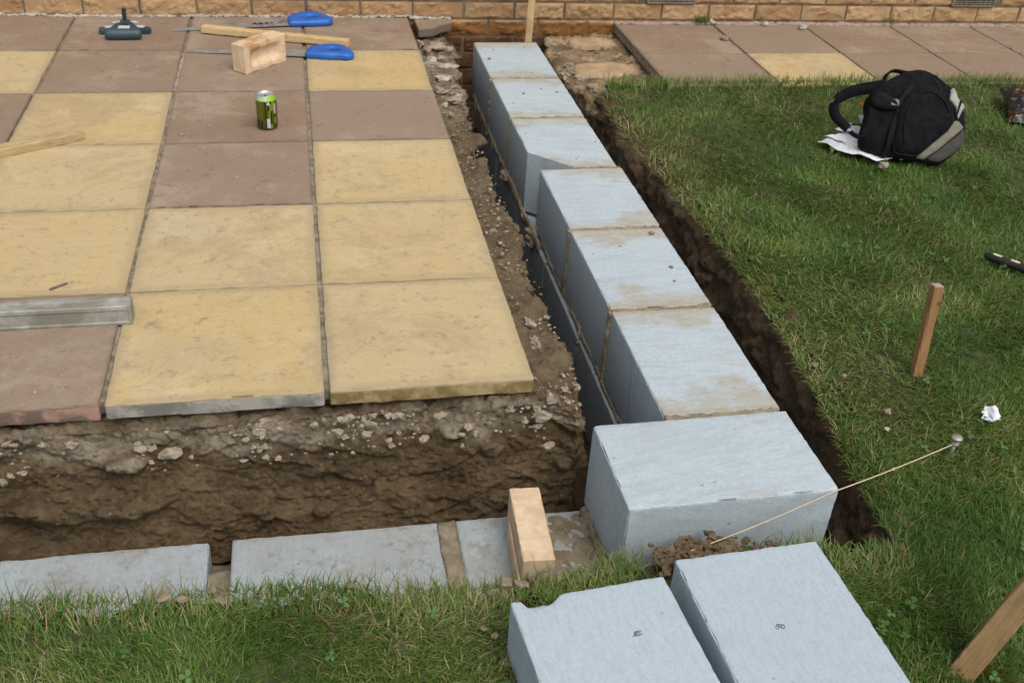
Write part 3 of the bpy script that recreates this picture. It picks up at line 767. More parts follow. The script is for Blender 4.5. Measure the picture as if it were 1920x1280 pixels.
for x, y, z, r in ((-.14, -.035, -.062, .016), (-.10, -.04, -.06, .010), (.24, -.04, -.052, .011), (.02, -.05, -.07, .010), (.46, -.06, -.06, .016), (.47, -.10, -.11, .012), (-.32, -.06, -.09, .018), (.09, -.045, -.06, .012), (.30, -.055, -.075, .012), (.49, -.02, -.05, .010)):
    it.append(((x, y, z), r, 2, (1.3, .8, .8)))
for x, y, r, s in ((.50, .22, .018, (.7, 2.2, .5)), (.505, .30, .014, (1, 1.4, .6)), (.50, .80, .013, (1.2, .9, .7)), (.53, .78, .010, (1, 1, .8)), (.49, -.0, .012, (.8, 1.5, .6)), (.53, .02, .010, (1, 1, .7)),
                (.52, 2.24, .03, (2.0, .7, .4)), (.535, 2.10, .022, (1.9, .9, .4)), (.50, 1.93, .020, (1, 1, .6)), (.545, 1.97, .018, (1.2, .8, .6)), (.50, 1.70, .014, (1, 1, .6)), (.53, 1.84, .022, (1.4, 1, .5))):
    it.append(((x, y, -.050), r, 3, s))
pale = [((x, y, -.050), r, 3, sc) for x, y, r, sc in ((.505, 2.28, .030, (.9, 1.4, .5)), (.555, 2.19, .030, (1.5, .9, .5)), (.52, 2.07, .026, (1.6, .8, .5)), (.50, 1.95, .022, (1, 1.1, .6)), (.55, 1.88, .016, (1, 1, .7)), (.49, 1.80, .014, (1, 1.2, .6)), (.545, 2.32, .016, (1.3, 1, .6)))]
stones('mortar_rubble', pale, 'pale_mortar', 'pale broken mortar chunks on the earth strip near the wall')
red = [((x, y, -.046), r, 3, sc) for x, y, r, sc in ((.55, 2.46, .030, (1.5, 1.1, .5)), (.50, 2.40, .022, (.8, 1.4, .6)), (.595, 2.42, .018, (1, 1, .6)), (.485, 2.50, .020, (.7, 1.8, .6)))]
stones('red_rubble', red, 'pinkm', 'reddish rubble below the small broken slab by the wall')
stones('rubble_stones', it, 'stone', 'pale stones and crumbled hardcore under and beside the patio slabs')
it = []
for k in range(120):
    x = random.uniform(1.02, 1.38); y = random.uniform(1.82, 2.68); it.append(((x, y, -.066), random.uniform(.002, .007), 1, (1.2, 1, .6)))
for x, y, r, s in ((1.03, 2.15, .03, (1, 1.2, .6)), (1.07, 2.25, .028, (1.2, .8, .6)), (1.10, 2.0, .026, (.8, 1.5, .6)), (1.14, 1.93, .022, (.8, 1.4, .6)), (1.09, 2.12, .03, (1.2, 1, .5)), (1.06, 2.4, .03, (1, 1, .5)), (1.13, 1.86, .02, (.8, 1.2, .6)), (1.05, 2.55, .02, (1.4, 1, .5))):
    it.append(((x, y, -.068), r, 3, s))
stones('rubble_stones', it, 'stone', 'rough stones and grit on the rubble patch beyond the trench')
# flat pads of old sand mortar on the haunch
for (x, y, a, b, lb, sd_) in ((1.245, 2.56, .105, .052, 'flat sandy mortar pad left on the rubble next to the wall', 4), (1.215, 2.20, .125, .085, 'larger sandy mortar pad left in the middle of the rubble patch', 9)):
    bm = bmesh.new(); n_ = 60
    pts = []
    for k in range(n_):
        t = 2*math.pi*k/n_; rr_ = 1+.18*fbm((math.cos(t), math.sin(t), sd_), 1.4, 3)
        pts.append((a*rr_*math.copysign(abs(math.cos(t))**.75, math.cos(t)), b*rr_*math.copysign(abs(math.sin(t))**.75, math.sin(t))))
    rings = [(1.06, -.02), (1, -.003), (.95, .002), (.8, .004), (.5, .005), (.2, .005)]
    Vp = []; Fp = []
    for s_, z_ in rings: Vp += [(px*s_, py*s_, z_+.003*fbm((px*s_, py*s_, sd_), 25, 3)) for px, py in pts]
    for r_ in range(len(rings)-1):
        for k in range(n_): Fp.append((r_*n_+k, r_*n_+(k+1) % n_, (r_+1)*n_+(k+1) % n_, (r_+1)*n_+k))
    Fp.append(tuple((len(rings)-1)*n_+k for k in range(n_)))
    o = from_py('mortar_pad', Vp, Fp, m_noise('sand_mortar', (.32, .225, .13), (.46, .34, .20), 14, .95, .2, .003, 90, spots=(9, .56, (.2, .14, .08))), loc=(x, y, -.058), smooth=True)
    tag(o, lb, 'mortar')
# soil clods at the twine's end
it = []
for k in range(420):
    t = random.random(); x = .595+.26*t; y = -.478+.012*math.sin(t*5)+random.gauss(0, .018)
    it.append(((x, y, gz(x, y)+.002+.018*random.random()*math.sin(math.pi*min(1, t+.15))), random.uniform(.003, .009), 2, (1.2, 1, .8)))
o = stones('soil_clods', it, 'clod', 'crumbly brown soil clods in front of the corner block')
it = []
for x, y, r in ((-.30, -.455, .013), (-.27, -.47, .010), (.30, -.50, .015), (.33, -.51, .012), (.27, -.52, .010), (-.22, -.45, .009), (.02, -.47, .008), (.245, -.60, .006), (.26, -.615, .007), (.35, -.49, .010), (1.15, .05, .007), (1.20, .0, .006)):
    it.append(((x, y, gz(x, y)+.016), r, 2, (1.2, 1, .7)))
stones('mortar_crumbs', it, 'mortar', 'dried crumbs of mortar lying in the grass along the trench edges')
# small pebbles that can be counted
def pebble(name, loc, r, mat, label, cat='stone', sc=(1, 1, .7), seed=1, rz=0):
    V_, F_ = lump((0, 0, r*sc[2]*.8), r, seed, 3, sc=sc, rough=.5); o = from_py(name, V_, F_, K[mat], loc=loc, rot=(0, 0, rz), smooth=True); return tag(o, label, cat)
pebble('stone', (1.835, 2.69, -.018), .017, 'pale_mortar', 'pale stone against the wall just right of the grass tuft', seed=3)
pebble('stone', (2.09, 2.665, -.018), .015, 'pale_mortar', 'pale stone by the wall, second right of the grass tuft', seed=4)
pebble('stone', (2.25, 2.61, -.018), .018, 'pale_mortar', 'rounded pale stone at the joint behind the buff right hand slab', seed=5)
pebble('stone', (1.81, 2.45, -.018), .016, 'stone', 'grey crumb lying on the brown slab near the rubble patch', seed=6)
pebble('stone', (1.895, 1.14, gz(1.9, 1.1)+.018), .016, 'stone', 'pale pebble in the grass in front of the backpack', seed=7)
pebble('stone', (1.24, -.14, gz(1.24, -.14)+.016), .008, 'stone', 'small cream pebble in the grass near the twine', seed=8)
pebble('stone', (1.215, -.19, gz(1.2, -.2)+.016), .006, 'pale_mortar', 'tiny white pebble in the grass by the trench edge', seed=9)

# ================================================================== OBJECTS
def brick(loc, rz, label, frog=True):
    b = empty('brick', loc, rz); tag(b, label, 'brick')
    bm = bmesh.new(); L_, H_, T_ = .215, .1025, .065
    V_, F_ = grid_box(L_, T_, H_, .0065, .0014, .0003, int(loc[0]*50))
    if frog:
        Vn = []
        for v in V_:
            v = v.copy()
            if v.y < -T_/2+.004:
                u_ = 1-sm(.066, .088, abs(v.x)); h_ = 1-sm(.020, .034, abs(v.z-H_/2)); v.y += .022*u_*h_
            Vn.append(v)
        V_ = Vn
    from_py('brick_body', V_, F_, K['sandbrick'], b, smooth=False)
    return b
def brick2(loc, rz, label, frog=True, tilt=0, seed=1):
    L_, H_, T_ = .215, .1025, .065
    V_, F_ = grid_box(L_, T_, H_, .0045, .0009, .0003, seed)
    if frog:
        V_ = [Vector((v.x, v.y+(.020*(1-sm(.055, .086, abs(v.x)))*(1-sm(.010, .036, abs(v.z-H_/2))) if v.y < -T_/2+.003 else 0), v.z)) for v in V_]
    o = from_py('brick', V_, F_, K['sandbrick'], loc=loc, rot=(tilt, 0, rz), smooth=True)
    try: o.data.set_sharp_from_angle(angle=R(35))
    except Exception: pass
    return tag(o, label, 'brick')
a = math.atan2(.141, .128)
d = Vector((math.cos(a), math.sin(a), 0)); nrm = Vector((-math.sin(a), math.cos(a), 0))
c = Vector((-.213, 1.984, 0))+d*.1075+nrm*.0325
brick2((c.x, c.y, .0005), a, 'sand coloured brick on its edge on the patio, frog facing out, beside the saws', True, seed=2)
brick2((.399, -.277, -.265), R(86.8), 'sand coloured brick on its edge in the front trench, end towards the lawn', False, seed=3)
V_, F_ = grid_box(.17, .006, .052, .006, .0012, .0006, 5)
o = from_py('brick_sliver', V_, F_, K['sandbrick'], loc=(.3615, -.300, -.266), rot=(0, 0, R(86.5))); tag(o, 'thin slip of brick leaning along the left side of the trench brick', 'brick slip')

# straightedge
se = empty('straightedge', (-1.05, .325, 0), R(.4)); tag(se, 'dirty aluminium straightedge lying across the slabs at the left', 'straightedge')
prof = [(-.0235, 0), (.0225, 0), (.0235, .002), (.0235, .046), (.021, .049), (.012, .049), (.010, .0455), (-.004, .0455), (-.006, .049), (-.0205, .0495), (-.0235, .047), (-.0245, .040), (-.0225, .036), (-.0225, .010), (-.0245, .006)]
def extr(prof, L_, mat, name, parent, **k):
    n_ = len(prof); NS = 24; V_ = []; F_ = []
    for i in range(NS+1): V_ += [(-L_/2+L_*i/NS, y, z) for y, z in prof]
    for i in range(NS):
        for j in range(n_): F_.append((i*n_+j, i*n_+(j+1) % n_, (i+1)*n_+(j+1) % n_, (i+1)*n_+j))
    F_.append(tuple(range(n_))[::-1]); F_.append(tuple(NS*n_+j for j in range(n_)))
    return from_py(name, V_, F_, mat, parent, **k)
extr(prof, 1.24, K['alu'], 'beam', se)
bm = bevel_box(.006, .050, .051, .0018); from_bm('end_cap', bm, K['rubber'] if False else K['alu'], se, loc=(.623, -.0005, -.0002))

def timber(loc, rz, L_, W_, H_, mat, label, name='timber_batten', rot=None):
    V_, F_ = grid_box(L_, W_, H_, .01, .0012, .0003, int(L_*100), warp=.0015)
    o = from_py(name, V_, F_, K[mat], loc=loc, rot=rot or (0, 0, rz)); return tag(o, label, 'timber')
ang1 = math.atan2(.132, .216); d = Vector((math.cos(ang1), math.sin(ang1), 0)); nr = Vector((-d.y, d.x, 0))
e_ = Vector((-.683, 1.397, 0))-d*.40+nr*.026
timber((e_.x, e_.y, .0005), ang1, .80, .050, .026, 'weathered', 'short weathered batten reaching in from the left edge over the buff slabs')
ang2 = math.atan2(2.282-2.466, .165+.394); d = Vector((math.cos(ang2), math.sin(ang2), 0)); nr = Vector((-d.y, d.x, 0))
e_ = Vector((-.394, 2.466, 0)).lerp(Vector((.165, 2.282, 0)), .5)+nr*.02
timber((e_.x, e_.y, .0045), ang2, .60, .038, .026, 'pine', 'thin pale pine batten lying across the farther saw')

def saw(loc, rz, label, L_=.50, w0=.035, w1=.082, hl=.14, flip=1, marks=False):
    s = empty('hand_saw', loc, rz); tag(s, label, 'saw')
    # blade along -x from the handle at x=0, teeth edge on the -y*flip side
    n_ = 110; top = [(-L_+L_*i/10, (w0+(w1-w0)*i/10)) for i in range(11)]
    bot = []
    for i in range(n_+1):
        x = -L_*i/n_; bot.append((x, .0028 if i % 2 else 0))
    pts = [(x, y*flip) for x, y in bot]+[(-L_, w0*flip*.6), (-L_+.012, w0*flip)]+[(x, y*flip) for x, y in top[1:]]
    bm = bmesh.new(); prism(bm, pts, 0, .0011); bmesh.ops.triangulate(bm, faces=bm.faces[:])
    bl = from_bm('blade', bm, K['steel'], s, loc=(0, 0, .008), rot=(0, R(-.75), 0))
    if marks:
        for i, (xx, ww) in enumerate(((-.17, .016), (-.145, .014), (-.12, .012), (-.10, .008))):
            bm = bevel_box(ww, .012, .0004, .0001, 1); from_bm('blade_mark', bm, K['rubber'], s, loc=(xx, .042*flip, .0096+.0009*(.5+xx)))
    # handle: a closed D grip with a hole
    h = w1
    outer = [(-.035, -.004), (-.03, h*.85), (.0, h*1.12), (.055, h*1.38), (.085, h*1.35), (.118, h*1.0), (.150, h*.42), (.150, h*.12), (.128, -h*.10), (.10, -h*.06), (.06, -h*.10), (.0, -h*.06)]
    inner = [(.036, h*.48), (.040, h*.74), (.060, h*.90), (.080, h*.84), (.096, h*.58), (.092, h*.44), (.072, h*.38), (.050, h*.40)]
    m_ = bmesh.new()
    def rs(pts, n_):
        P_ = [Vector((x, y, 0)) for x, y in pts]; L__ = [0]
        for i in range(len(P_)): L__.append(L__[-1]+(P_[(i+1) % len(P_)]-P_[i]).length)
        out = []
        for k in range(n_):
            t = L__[-1]*k/n_
            for i in range(len(P_)):
                if L__[i] <= t < L__[i+1]: out.append(P_[i].lerp(P_[(i+1) % len(P_)], (t-L__[i])/(L__[i+1]-L__[i]))); break
        for it_ in range(1): out = [(out[i-1]+out[i]*2+out[(i+1) % n_])/4 for i in range(n_)]
        return out
    N_ = 64; O_ = rs(outer, N_)
    cen = Vector((.062, h*.62, 0)); I_ = []
    Ir = rs(inner, 256)
    for p in O_:
        a_ = math.atan2((p-cen).y, (p-cen).x)
        I_.append(min(Ir, key=lambda q: abs(math.atan2(math.sin(math.atan2((q-cen).y, (q-cen).x)-a_), math.cos(math.atan2((q-cen).y, (q-cen).x)-a_)))))
    V_ = []; F_ = []
    sec = [(0, .006), (0, .020), (.12, .0265), (.5, .028), (.88, .0265), (1, .020), (1, .006), (.88, .0005), (.5, 0), (.12, .0005)]
    for t, z in sec:
        for k in range(N_):
            p = O_[k].lerp(I_[k], t); V_.append((p.x, p.y*flip, z))
    ns = len(sec)
    for a_ in range(ns):
        b_ = (a_+1) % ns
        for k in range(N_):
            k2 = (k+1) % N_; F_.append((a_*N_+k, a_*N_+k2, b_*N_+k2, b_*N_+k))
    bm = bmesh.new(); vv = [bm.verts.new(v) for v in V_]; [bm.faces.new([vv[i] for i in f]) for f in F_]
    from_bm('handle', bm, K['blue'], s, smooth=True)
    return s
saw((-.020, 2.565, .0), math.atan2(2.56-2.498, .45), 'hand saw with blue handle nearest the house wall, under the batten', L_=.50, w0=.030, w1=.100, marks=True)
saw((.035, 2.160, .0), math.atan2(2.155-2.232, .48), 'hand saw with blue handle behind the brick, nearer of the two', L_=.49, w0=.030, w1=.088, marks=False)

# drink can
can = empty('drink_can', (-.132, 1.478, 0)); tag(can, 'black and lime drink can standing on a brown slab', 'can')
def lathe(prof, n_=48):
    V_ = []; F_ = []
    for r_, z in prof: V_ += [(r_*math.cos(2*math.pi*k/n_), r_*math.sin(2*math.pi*k/n_), z) for k in range(n_)]
    for i in range(len(prof)-1):
        for k in range(n_): F_.append((i*n_+k, i*n_+(k+1) % n_, (i+1)*n_+(k+1) % n_, (i+1)*n_+k))
    return V_, F_
mc = Mt('can_print', .3, .5); x, y, z = mc.sep(mc.obj)
an = mc.math('ARCTAN2', y, x)          # -pi..pi ; camera side about -pi/2
cv = mc.t.nodes.new('ShaderNodeCombineXYZ'); mc.L(an, cv.inputs[0]); 
st_ = mc.noise(3.0, 0, .5, vec=cv.outputs[0]); st2 = mc.noise(7.5, 0, .5, vec=cv.outputs[0])
cz = mc.t.nodes.new('ShaderNodeCombineXYZ'); mc.L(an, cz.inputs[0]); mc.L(mc.math('MULTIPLY', mc.math('FLOOR', mc.math('MULTIPLY', z, 45)), 3.7), cz.inputs[1])
blk = mc.noise(2.2, 0, .5, vec=cz.outputs[0])
c = mc.mix(mc.math('GREATER_THAN', st2, .52), (.006, .007, .005), (.13, .14, .012))
left = mc.math('MULTIPLY', mc.math('LESS_THAN', an, -1.95), mc.math('GREATER_THAN', z, .035)); c = mc.mix(left, c, (.14, .14, .015))
c = mc.mix(mc.math('MULTIPLY', mc.math('GREATER_THAN', blk, .60), mc.math('GREATER_THAN', an, -1.6)), c, (.22, .25, .03))
w1 = mc.math('MULTIPLY', mc.math('LESS_THAN', mc.math('ABSOLUTE', mc.math('ADD', an, 1.42)), .17), mc.math('LESS_THAN', mc.math('ABSOLUTE', mc.math('SUBTRACT', z, .026)), .016)); c = mc.mix(w1, c, (.62, .66, .68))
w2 = mc.math('MULTIPLY', mc.math('LESS_THAN', mc.math('ABSOLUTE', mc.math('ADD', an, .68)), .13), mc.math('LESS_THAN', mc.math('ABSOLUTE', mc.math('SUBTRACT', z, .072)), .017)); c = mc.mix(w2, c, (.45, .5, .5))
w3 = mc.math('MULTIPLY', mc.math('LESS_THAN', mc.math('ABSOLUTE', mc.math('ADD', an, 1.35)), .12), mc.math('LESS_THAN', mc.math('ABSOLUTE', mc.math('SUBTRACT', z, .091)), .005)); c = mc.mix(w3, c, (.6, .65, .65))
neck = mc.ramp(z, .0975, .099); c = mc.mix(neck, c, mc.mix(mc.math('GREATER_THAN', mc.math('SINE', mc.math('MULTIPLY', an, 2.0)), -.2), (.30, .60, .03), (.50, .62, .38)))
c = mc.mix(mc.ramp(z, .006, .0045), c, (.12, .11, .11)); mc.color(c); mc.b.inputs['Metallic'].default_value = .35
b = MB(); b.add(lathe([(.0, .006), (.022, .006), (.025, 0), (.0275, .001), (.0325, .008), (.033, .014), (.033, .097), (.0325, .1), (.0275, .1105), (.027, .112)])); b.build('can_body', mc.m, can, smooth=True)
b = MB(); b.add(lathe([(.027, .112), (.0275, .1145), (.0262, .115), (.0252, .1135), (.0245, .1085), (.0225, .1085), (.0215, .1098), (0, .1100)])); lid = b.build('can_lid', K['nail'] if False else m_noise('can_aluminium', (.5, .5, .5), (.6, .6, .6), 20, .35, .5, 0, metal=.7), can, smooth=True)
bm = bevel_box(.012, .020, .0012, .0004); from_bm('ring_pull', bm, lid.data.materials[0], lid, loc=(0, .002, .1105))
bm = bevel_box(.012, .008, .0006, .0002, 1); from_bm('mouth_opening', bm, K['black'], lid, loc=(0, -.012, .1100))

# teal tool
tg = empty('hand_tool', (-.685, 2.40, 0), R(2)); tag(tg, 'dark teal plastic tool head with pale panels and a short stub near the wall', 'tool')
V_, F_ = tube_mesh([(-.067, 0, .021), (-.064, 0, .021), (-.05, 0, .021), (.05, 0, .021), (.064, 0, .021), (.067, 0, .021)], [.014, .019, .021, .021, .019, .014], 20)
from_py('roller_housing', V_, F_, K['teal'], tg, smooth=True)
b = MB()
def bar(b, p0, p1, w_, h_):
    p0 = Vector(p0); p1 = Vector(p1); t = (p1-p0).normalized(); n_ = Vector((-t.y, t.x, 0)).normalized(); u_ = Vector((0, 0, 1))
    c = [p+n_*s*w_/2+u_*q for p in (p0, p1) for s, q in ((-1, 0), (1, 0), (1, h_), (-1, h_))]
    b.add((c, [(0, 1, 2, 3), (4, 7, 6, 5), (0, 4, 5, 1), (1, 5, 6, 2), (2, 6, 7, 3), (3, 7, 4, 0)]))
bar(b, (-.055, .012, .012), (-.012, .10, .020), .030, .016); bar(b, (.055, .012, .0121), (.012, .10, .0201), .030, .016)
bar(b, (-.05, .035, .0115), (.05, .035, .0115), .028, .017); bar(b, (-.018, .11, .0125), (.018, .11, .0125), .05, .026)
b.build('frame', K['teal'], tg)
for s in (-1, 1):
    bm = bevel_box(.055, .026, .026, .005, 3); arm = from_bm('side_arm', bm, K['teal'], tg, loc=(s*.070, .075, 0), rot=(0, 0, s*R(-14)), smooth=False)
    bm = bevel_box(.032, .020, .004, .0015, 2); from_bm('side_panel', bm, K['pale_plastic'], arm, loc=(-s*.012, -.001, .0245))
    bm = bevel_box(.030, .014, .004, .0015, 2); from_bm('rear_panel', bm, K['pale_plastic'], tg, loc=(s*.034, .120, .030), rot=(0, 0, s*R(-25)))
bm = bevel_box(.045, .030, .004, .0015, 2); from_bm('centre_panel', bm, K['pale_plastic'], tg, loc=(0, .055, .0295))
bm = bevel_box(.016, .016, .055, .003, 2); from_bm('handle_stub', bm, K['rubber'], tg, loc=(-.002, .125, .028), rot=(R(-12), 0, 0))

# splinter
V_, F_ = grid_box(.045, .009, .003, .004, .0008, .0006, 4)
o = from_py('wood_splinter', V_, F_, K['chipwood'], loc=(-.614, .492, .0005), rot=(0, 0, R(38))); tag(o, 'dark grey splinter lying on the grained buff slab', 'splinter')

# stakes
def stake(base, top, w_, mat, endmat, label, name='wooden_stake', spin=0, depth=.06):
    base = Vector(base); top = Vector(top); L_ = (top-base).length; ax = (top-base).normalized()
    s = empty(name, base); s.rotation_euler = (ax.to_track_quat('Z', 'Y').to_matrix() @ Matrix.Rotation(spin, 3, 'Z')).to_euler(); tag(s, label, 'stake')
    V_, F_ = grid_box(w_, w_, L_+depth, .012, .0012, .0004, int(L_*100)); from_py('shaft', [v-Vector((0, 0, depth)) for v in V_], F_, K[mat], s)
    if endmat:
        bm = bevel_box(w_*.98, w_*.98, .004, .0012, 2); from_bm('end_grain', bm, K[endmat], s, loc=(0, 0, L_-.001))
    return s
stake((1.393, .004, -.06), (1.402, .042, .163), .0235, 'stake', 'stake_end', 'short reddish brown stake driven upright into the lawn', spin=R(8))
stake((1.072, -.782, -.11), (1.262, -.742, .30), .042, 'stake_tan', None, 'thick tan stake leaning right in the near lawn corner of the photo', spin=R(28))
stake((.955, 2.55, -.06), (.985, 2.60, .55), .0245, 'stake_pale', None, 'pale pine stake standing in the trench against the house wall', spin=R(0), depth=.4)

# nail and twine
nl = empty('ground_nail', (1.338, -.262, gz(1.34, -.26))); tag(nl, 'large headed nail in the lawn holding the end of the twine', 'nail')
V_, F_ = tube_mesh([(0, 0, -.06), (0, 0, .040)], .004, 10); from_py('shank', V_, F_, K['nail'], nl, smooth=True)
b = MB(); b.add(lathe([(0, .050), (.0105, .0495), (.0125, .047), (.0125, .044), (.0105, .042), (.005, .040), (.006, .034), (.0095, .032), (.0095, .029), (.004, .027)], 24)); b.build('head', K['nail'], nl, smooth=True)
nb = Vector((1.338, -.262, gz(1.34, -.26)+.030)); ck = Vector((1.001, -.386, ZT+.0015)); ed = Vector((.655, -.468, gz(.65, -.47)+.012))
cf = Vector((.985, -.3935, ZT+.001))
pts = []
for i in range(25): p = nb.lerp(cf, i/24); p.z -= .004*math.sin(math.pi*i/24); pts.append(p)
for i in range(1, 30): p = cf.lerp(ed, i/29); p.z -= .006*math.sin(math.pi*i/29); pts.append(p)
V_, F_ = tube_mesh(pts, .0013, 6); tw = from_py('twine', V_, F_, K['twine'], smooth=True); tag(tw, 'cream twine stretched from the nail across the corner block', 'twine')
b = MB(); b.add(tube_mesh([nb+Vector((.006*math.cos(t*.7), .006*math.sin(t*.7), .0005*t-.003)) for t in range(20)], .0012, 6)); b.build('twine_loop', K['twine'], tw, smooth=True); b = MB(); b.add(tube_mesh([nb.lerp(cf, .52)+Vector((.003*math.cos(t), 0, .003*math.sin(t)-.0035)) for t in range(7)], .0012, 6))
b.build('twine_knot', K['twine'], tw, smooth=True)

# paper scraps
def sheet(loc, pts, rz, amp, name, label=None, parent=None, mat='paper', th=.0012, rot=None, n_=14):
    xs = [p[0] for p in pts]; ys = [p[1] for p in pts]
    bm = bmesh.new(); f = bm.faces.new([bm.verts.new((x, y, 0)) for x, y in pts])
    bmesh.ops.subdivide_edges(bm, edges=bm.edges[:], cuts=5); bmesh.ops.triangulate(bm, faces=bm.faces[:])
    bmesh.ops.subdivide_edges(bm, edges=bm.edges[:], cuts=1, use_grid_fill=True)
    for v in bm.verts: v.co.z = amp*fbm(v.co+Vector((loc[0], 0, 0)), 12, 2)+amp*.45*fbm(v.co, 30, 2)
    r = bmesh.ops.extrude_face_region(bm, geom=bm.faces[:])
    for v in [g for g in r['geom'] if isinstance(g, bmesh.types.BMVert)]: v.co.z -= th
    o = from_bm(name, bm, K[mat], parent, loc=loc, rot=rot or (0, 0, rz))
    if label: tag(o, label, 'paper')
    return o
V_, F_ = lump((0, 0, .012), .022, 12.3, 3, sc=(1.15, 1.0, .6), rough=.6)
o = from_py('paper_scrap', V_, F_, K['paper'], loc=(1.478, -.182, gz(1.48, -.18)+.018)); tag(o, 'crumpled white paper scrap on the grass right of the nail', 'paper')

# ------------------------------------------------------------------ backpack
def smoothpoly(pts, n_, it=2):
    P_ = [Vector((x, y)) for x, y in pts]; L_ = [0]
    for i in range(len(P_)): L_.append(L_[-1]+(P_[(i+1) % len(P_)]-P_[i]).length)
    out = []
    for k in range(n_):
        t = L_[-1]*k/n_
        for i in range(len(P_)):
            if L_[i] <= t < L_[i+1] or i == len(P_)-1:
                out.append(P_[i].lerp(P_[(i+1) % len(P_)], (t-L_[i])/(L_[i+1]-L_[i]))); break
    for _ in range(it): out = [(out[i-1]+out[i]*2+out[(i+1) % n_])/4 for i in range(n_)]
    return out
SX, SY = .00183, .00190
def bl(px, py): return ((px-1680)*SX, (308-py)*SY)     # outline units measured off the pack's broad side
def zm(x, y): return bl(1500+x*.21875, 120+y*.21875)
bk = empty('backpack', (1.968, 1.20, -.057)); tag(bk, 'slumped black backpack with light grey panels on the lawn', 'backpack')
LEAN = R(42); bk.rotation_euler = (0, 0, R(-14))
def bf(x, y, d):       # pack frame: x right, y up its leaning front, d outwards from the front
    return (x, y*math.sin(LEAN)-d*math.cos(LEAN), y*math.cos(LEAN)+d*math.sin(LEAN)+.012)
def front_d(x, y):     # bulge of the front of the body
    cx, cy = zm(980, 480); rx_, ry_ = .215, .195
    t = ((x-cx)/rx_)**2+((y-cy)/ry_)**2
    return .05*math.sqrt(max(0, 1-min(1, t)))+.006*fbm((x, y, 1), 14, 3)
def pillow(outline, d0, d1, mat, name, parent, n_=72, rings=9, follow=True, it=2, wr=.002, back=.0):
    O_ = smoothpoly([zm(*p) for p in outline], n_, it); cen = sum(O_, Vector((0, 0)))/n_
    V_ = []; F_ = []
    for r_ in range(rings+1):
        t = r_/rings; ph = t*math.pi/2; s_ = math.cos(ph)**.7 if r_ < rings else 0; hh = math.sin(ph)**.6
        for p in O_:
            q = cen+(p-cen)*s_; base = front_d(q.x, q.y) if follow else 0
            d_ = base+d0+(d1-d0)*hh+wr*fbm((q.x, q.y, 5), 40, 3)
            V_.append(bf(q.x, q.y, d_))
    for r_ in range(rings):
        for k in range(n_): k2 = (k+1) % n_; F_.append((r_*n_+k, r_*n_+k2, (r_+1)*n_+k2, (r_+1)*n_+k))
    o0 = len(V_); 
    R2 = 8
    for r_ in range(1, R2+1):
        ph = r_/R2*math.pi/2; s_ = math.cos(ph)**.5 if r_ < R2 else 0
        for p in O_:
            q = cen+(p-cen)*s_; base = front_d(q.x, q.y)*(1 if back < .02 else 0) if follow else 0
            V_.append(bf(q.x, q.y, base+d0-back*math.sin(ph)))
    prev = 0
    for r_ in range(R2):
        cur = o0+r_*n_
        for k in range(n_): k2 = (k+1) % n_; F_.append((prev+k2, prev+k, cur+k, cur+k2))
        prev = cur
    return from_py(name, V_, F_, K[mat], parent, smooth=True)
body = [(560, 790), (520, 700), (545, 560), (580, 430), (560, 330), (640, 260), (730, 190), (860, 110), (960, 80), (1050, 72), (1130, 110), (1200, 165), (1285, 220), (1310, 310), (1385, 380), (1390, 480), (1400, 620), (1390, 690), (1300, 800), (1170, 880), (1000, 860), (800, 850), (690, 830)]
pillow(body, 0, .004, 'fabric', 'main_body', bk, 96, 10, back=.13, wr=.004)
pocket = [(790, 830), (760, 720), (790, 560), (815, 420), (880, 320), (960, 255), (1050, 240), (1130, 270), (1210, 340), (1265, 430), (1275, 520), (1230, 600), (1130, 690), (1050, 770), (970, 845)]
fp = pillow(pocket, .004, .036, 'fabric', 'front_pocket', bk, 72, 9, wr=.003)
piping = [bf(p.x, p.y, front_d(p.x, p.y)+.012) for p in smoothpoly([zm(*p) for p in pocket], 80)]
V_, F_ = tube_mesh(piping+[piping[0]], .0035, 6, cap=False); from_py('pocket_piping', V_, F_, K['fabric2'], fp, smooth=True)
pillow([(1255, 240), (1285, 222), (1310, 315), (1385, 380), (1345, 445), (1315, 510), (1300, 470), (1290, 410), (1235, 345)], .004, .016, 'grey_fabric', 'grey_panel', bk, 40, 5, it=0)
pillow([(1325, 340), (1350, 348), (1325, 400), (1305, 475), (1296, 470), (1305, 400)], .014, .020, 'fabric', 'panel_slash', bk, 24, 4, it=0)
pillow([(1315, 510), (1380, 560), (1290, 650), (1160, 770), (1040, 862), (965, 855), (1080, 745), (1240, 600), (1280, 520)], .004, .016, 'khaki_fabric', 'grey_band', bk, 60, 6, it=1)
pillow([(1380, 565), (1395, 640), (1380, 700), (1290, 800), (1170, 872), (1060, 858), (1170, 765), (1300, 650)], .002, .014, 'dark_grey_fabric', 'base_panel', bk, 48, 5, it=1)
pillow([(580, 330), (620, 300), (700, 345), (800, 410), (810, 455), (770, 475), (690, 480), (600, 455), (570, 390)], .004, .030, 'fabric2', 'hip_pad', bk, 40, 6, it=2)
zp = [(845, 770), (835, 640), (860, 500), (900, 400), (970, 330), (1050, 310), (1120, 345), (1180, 410), (1215, 490)]
zz_ = [zm(*p) for p in zp]; zpts = []
for a_, b_ in zip(zz_[:-1], zz_[1:]):
    for k in range(6): q = (a_[0]+(b_[0]-a_[0])*k/6, a_[1]+(b_[1]-a_[1])*k/6); zpts.append(bf(q[0], q[1], front_d(*q)+.0335))
V_, F_ = tube_mesh(zpts, .0028, 6); from_py('zip', V_, F_, K['fabric2'], fp, smooth=True)
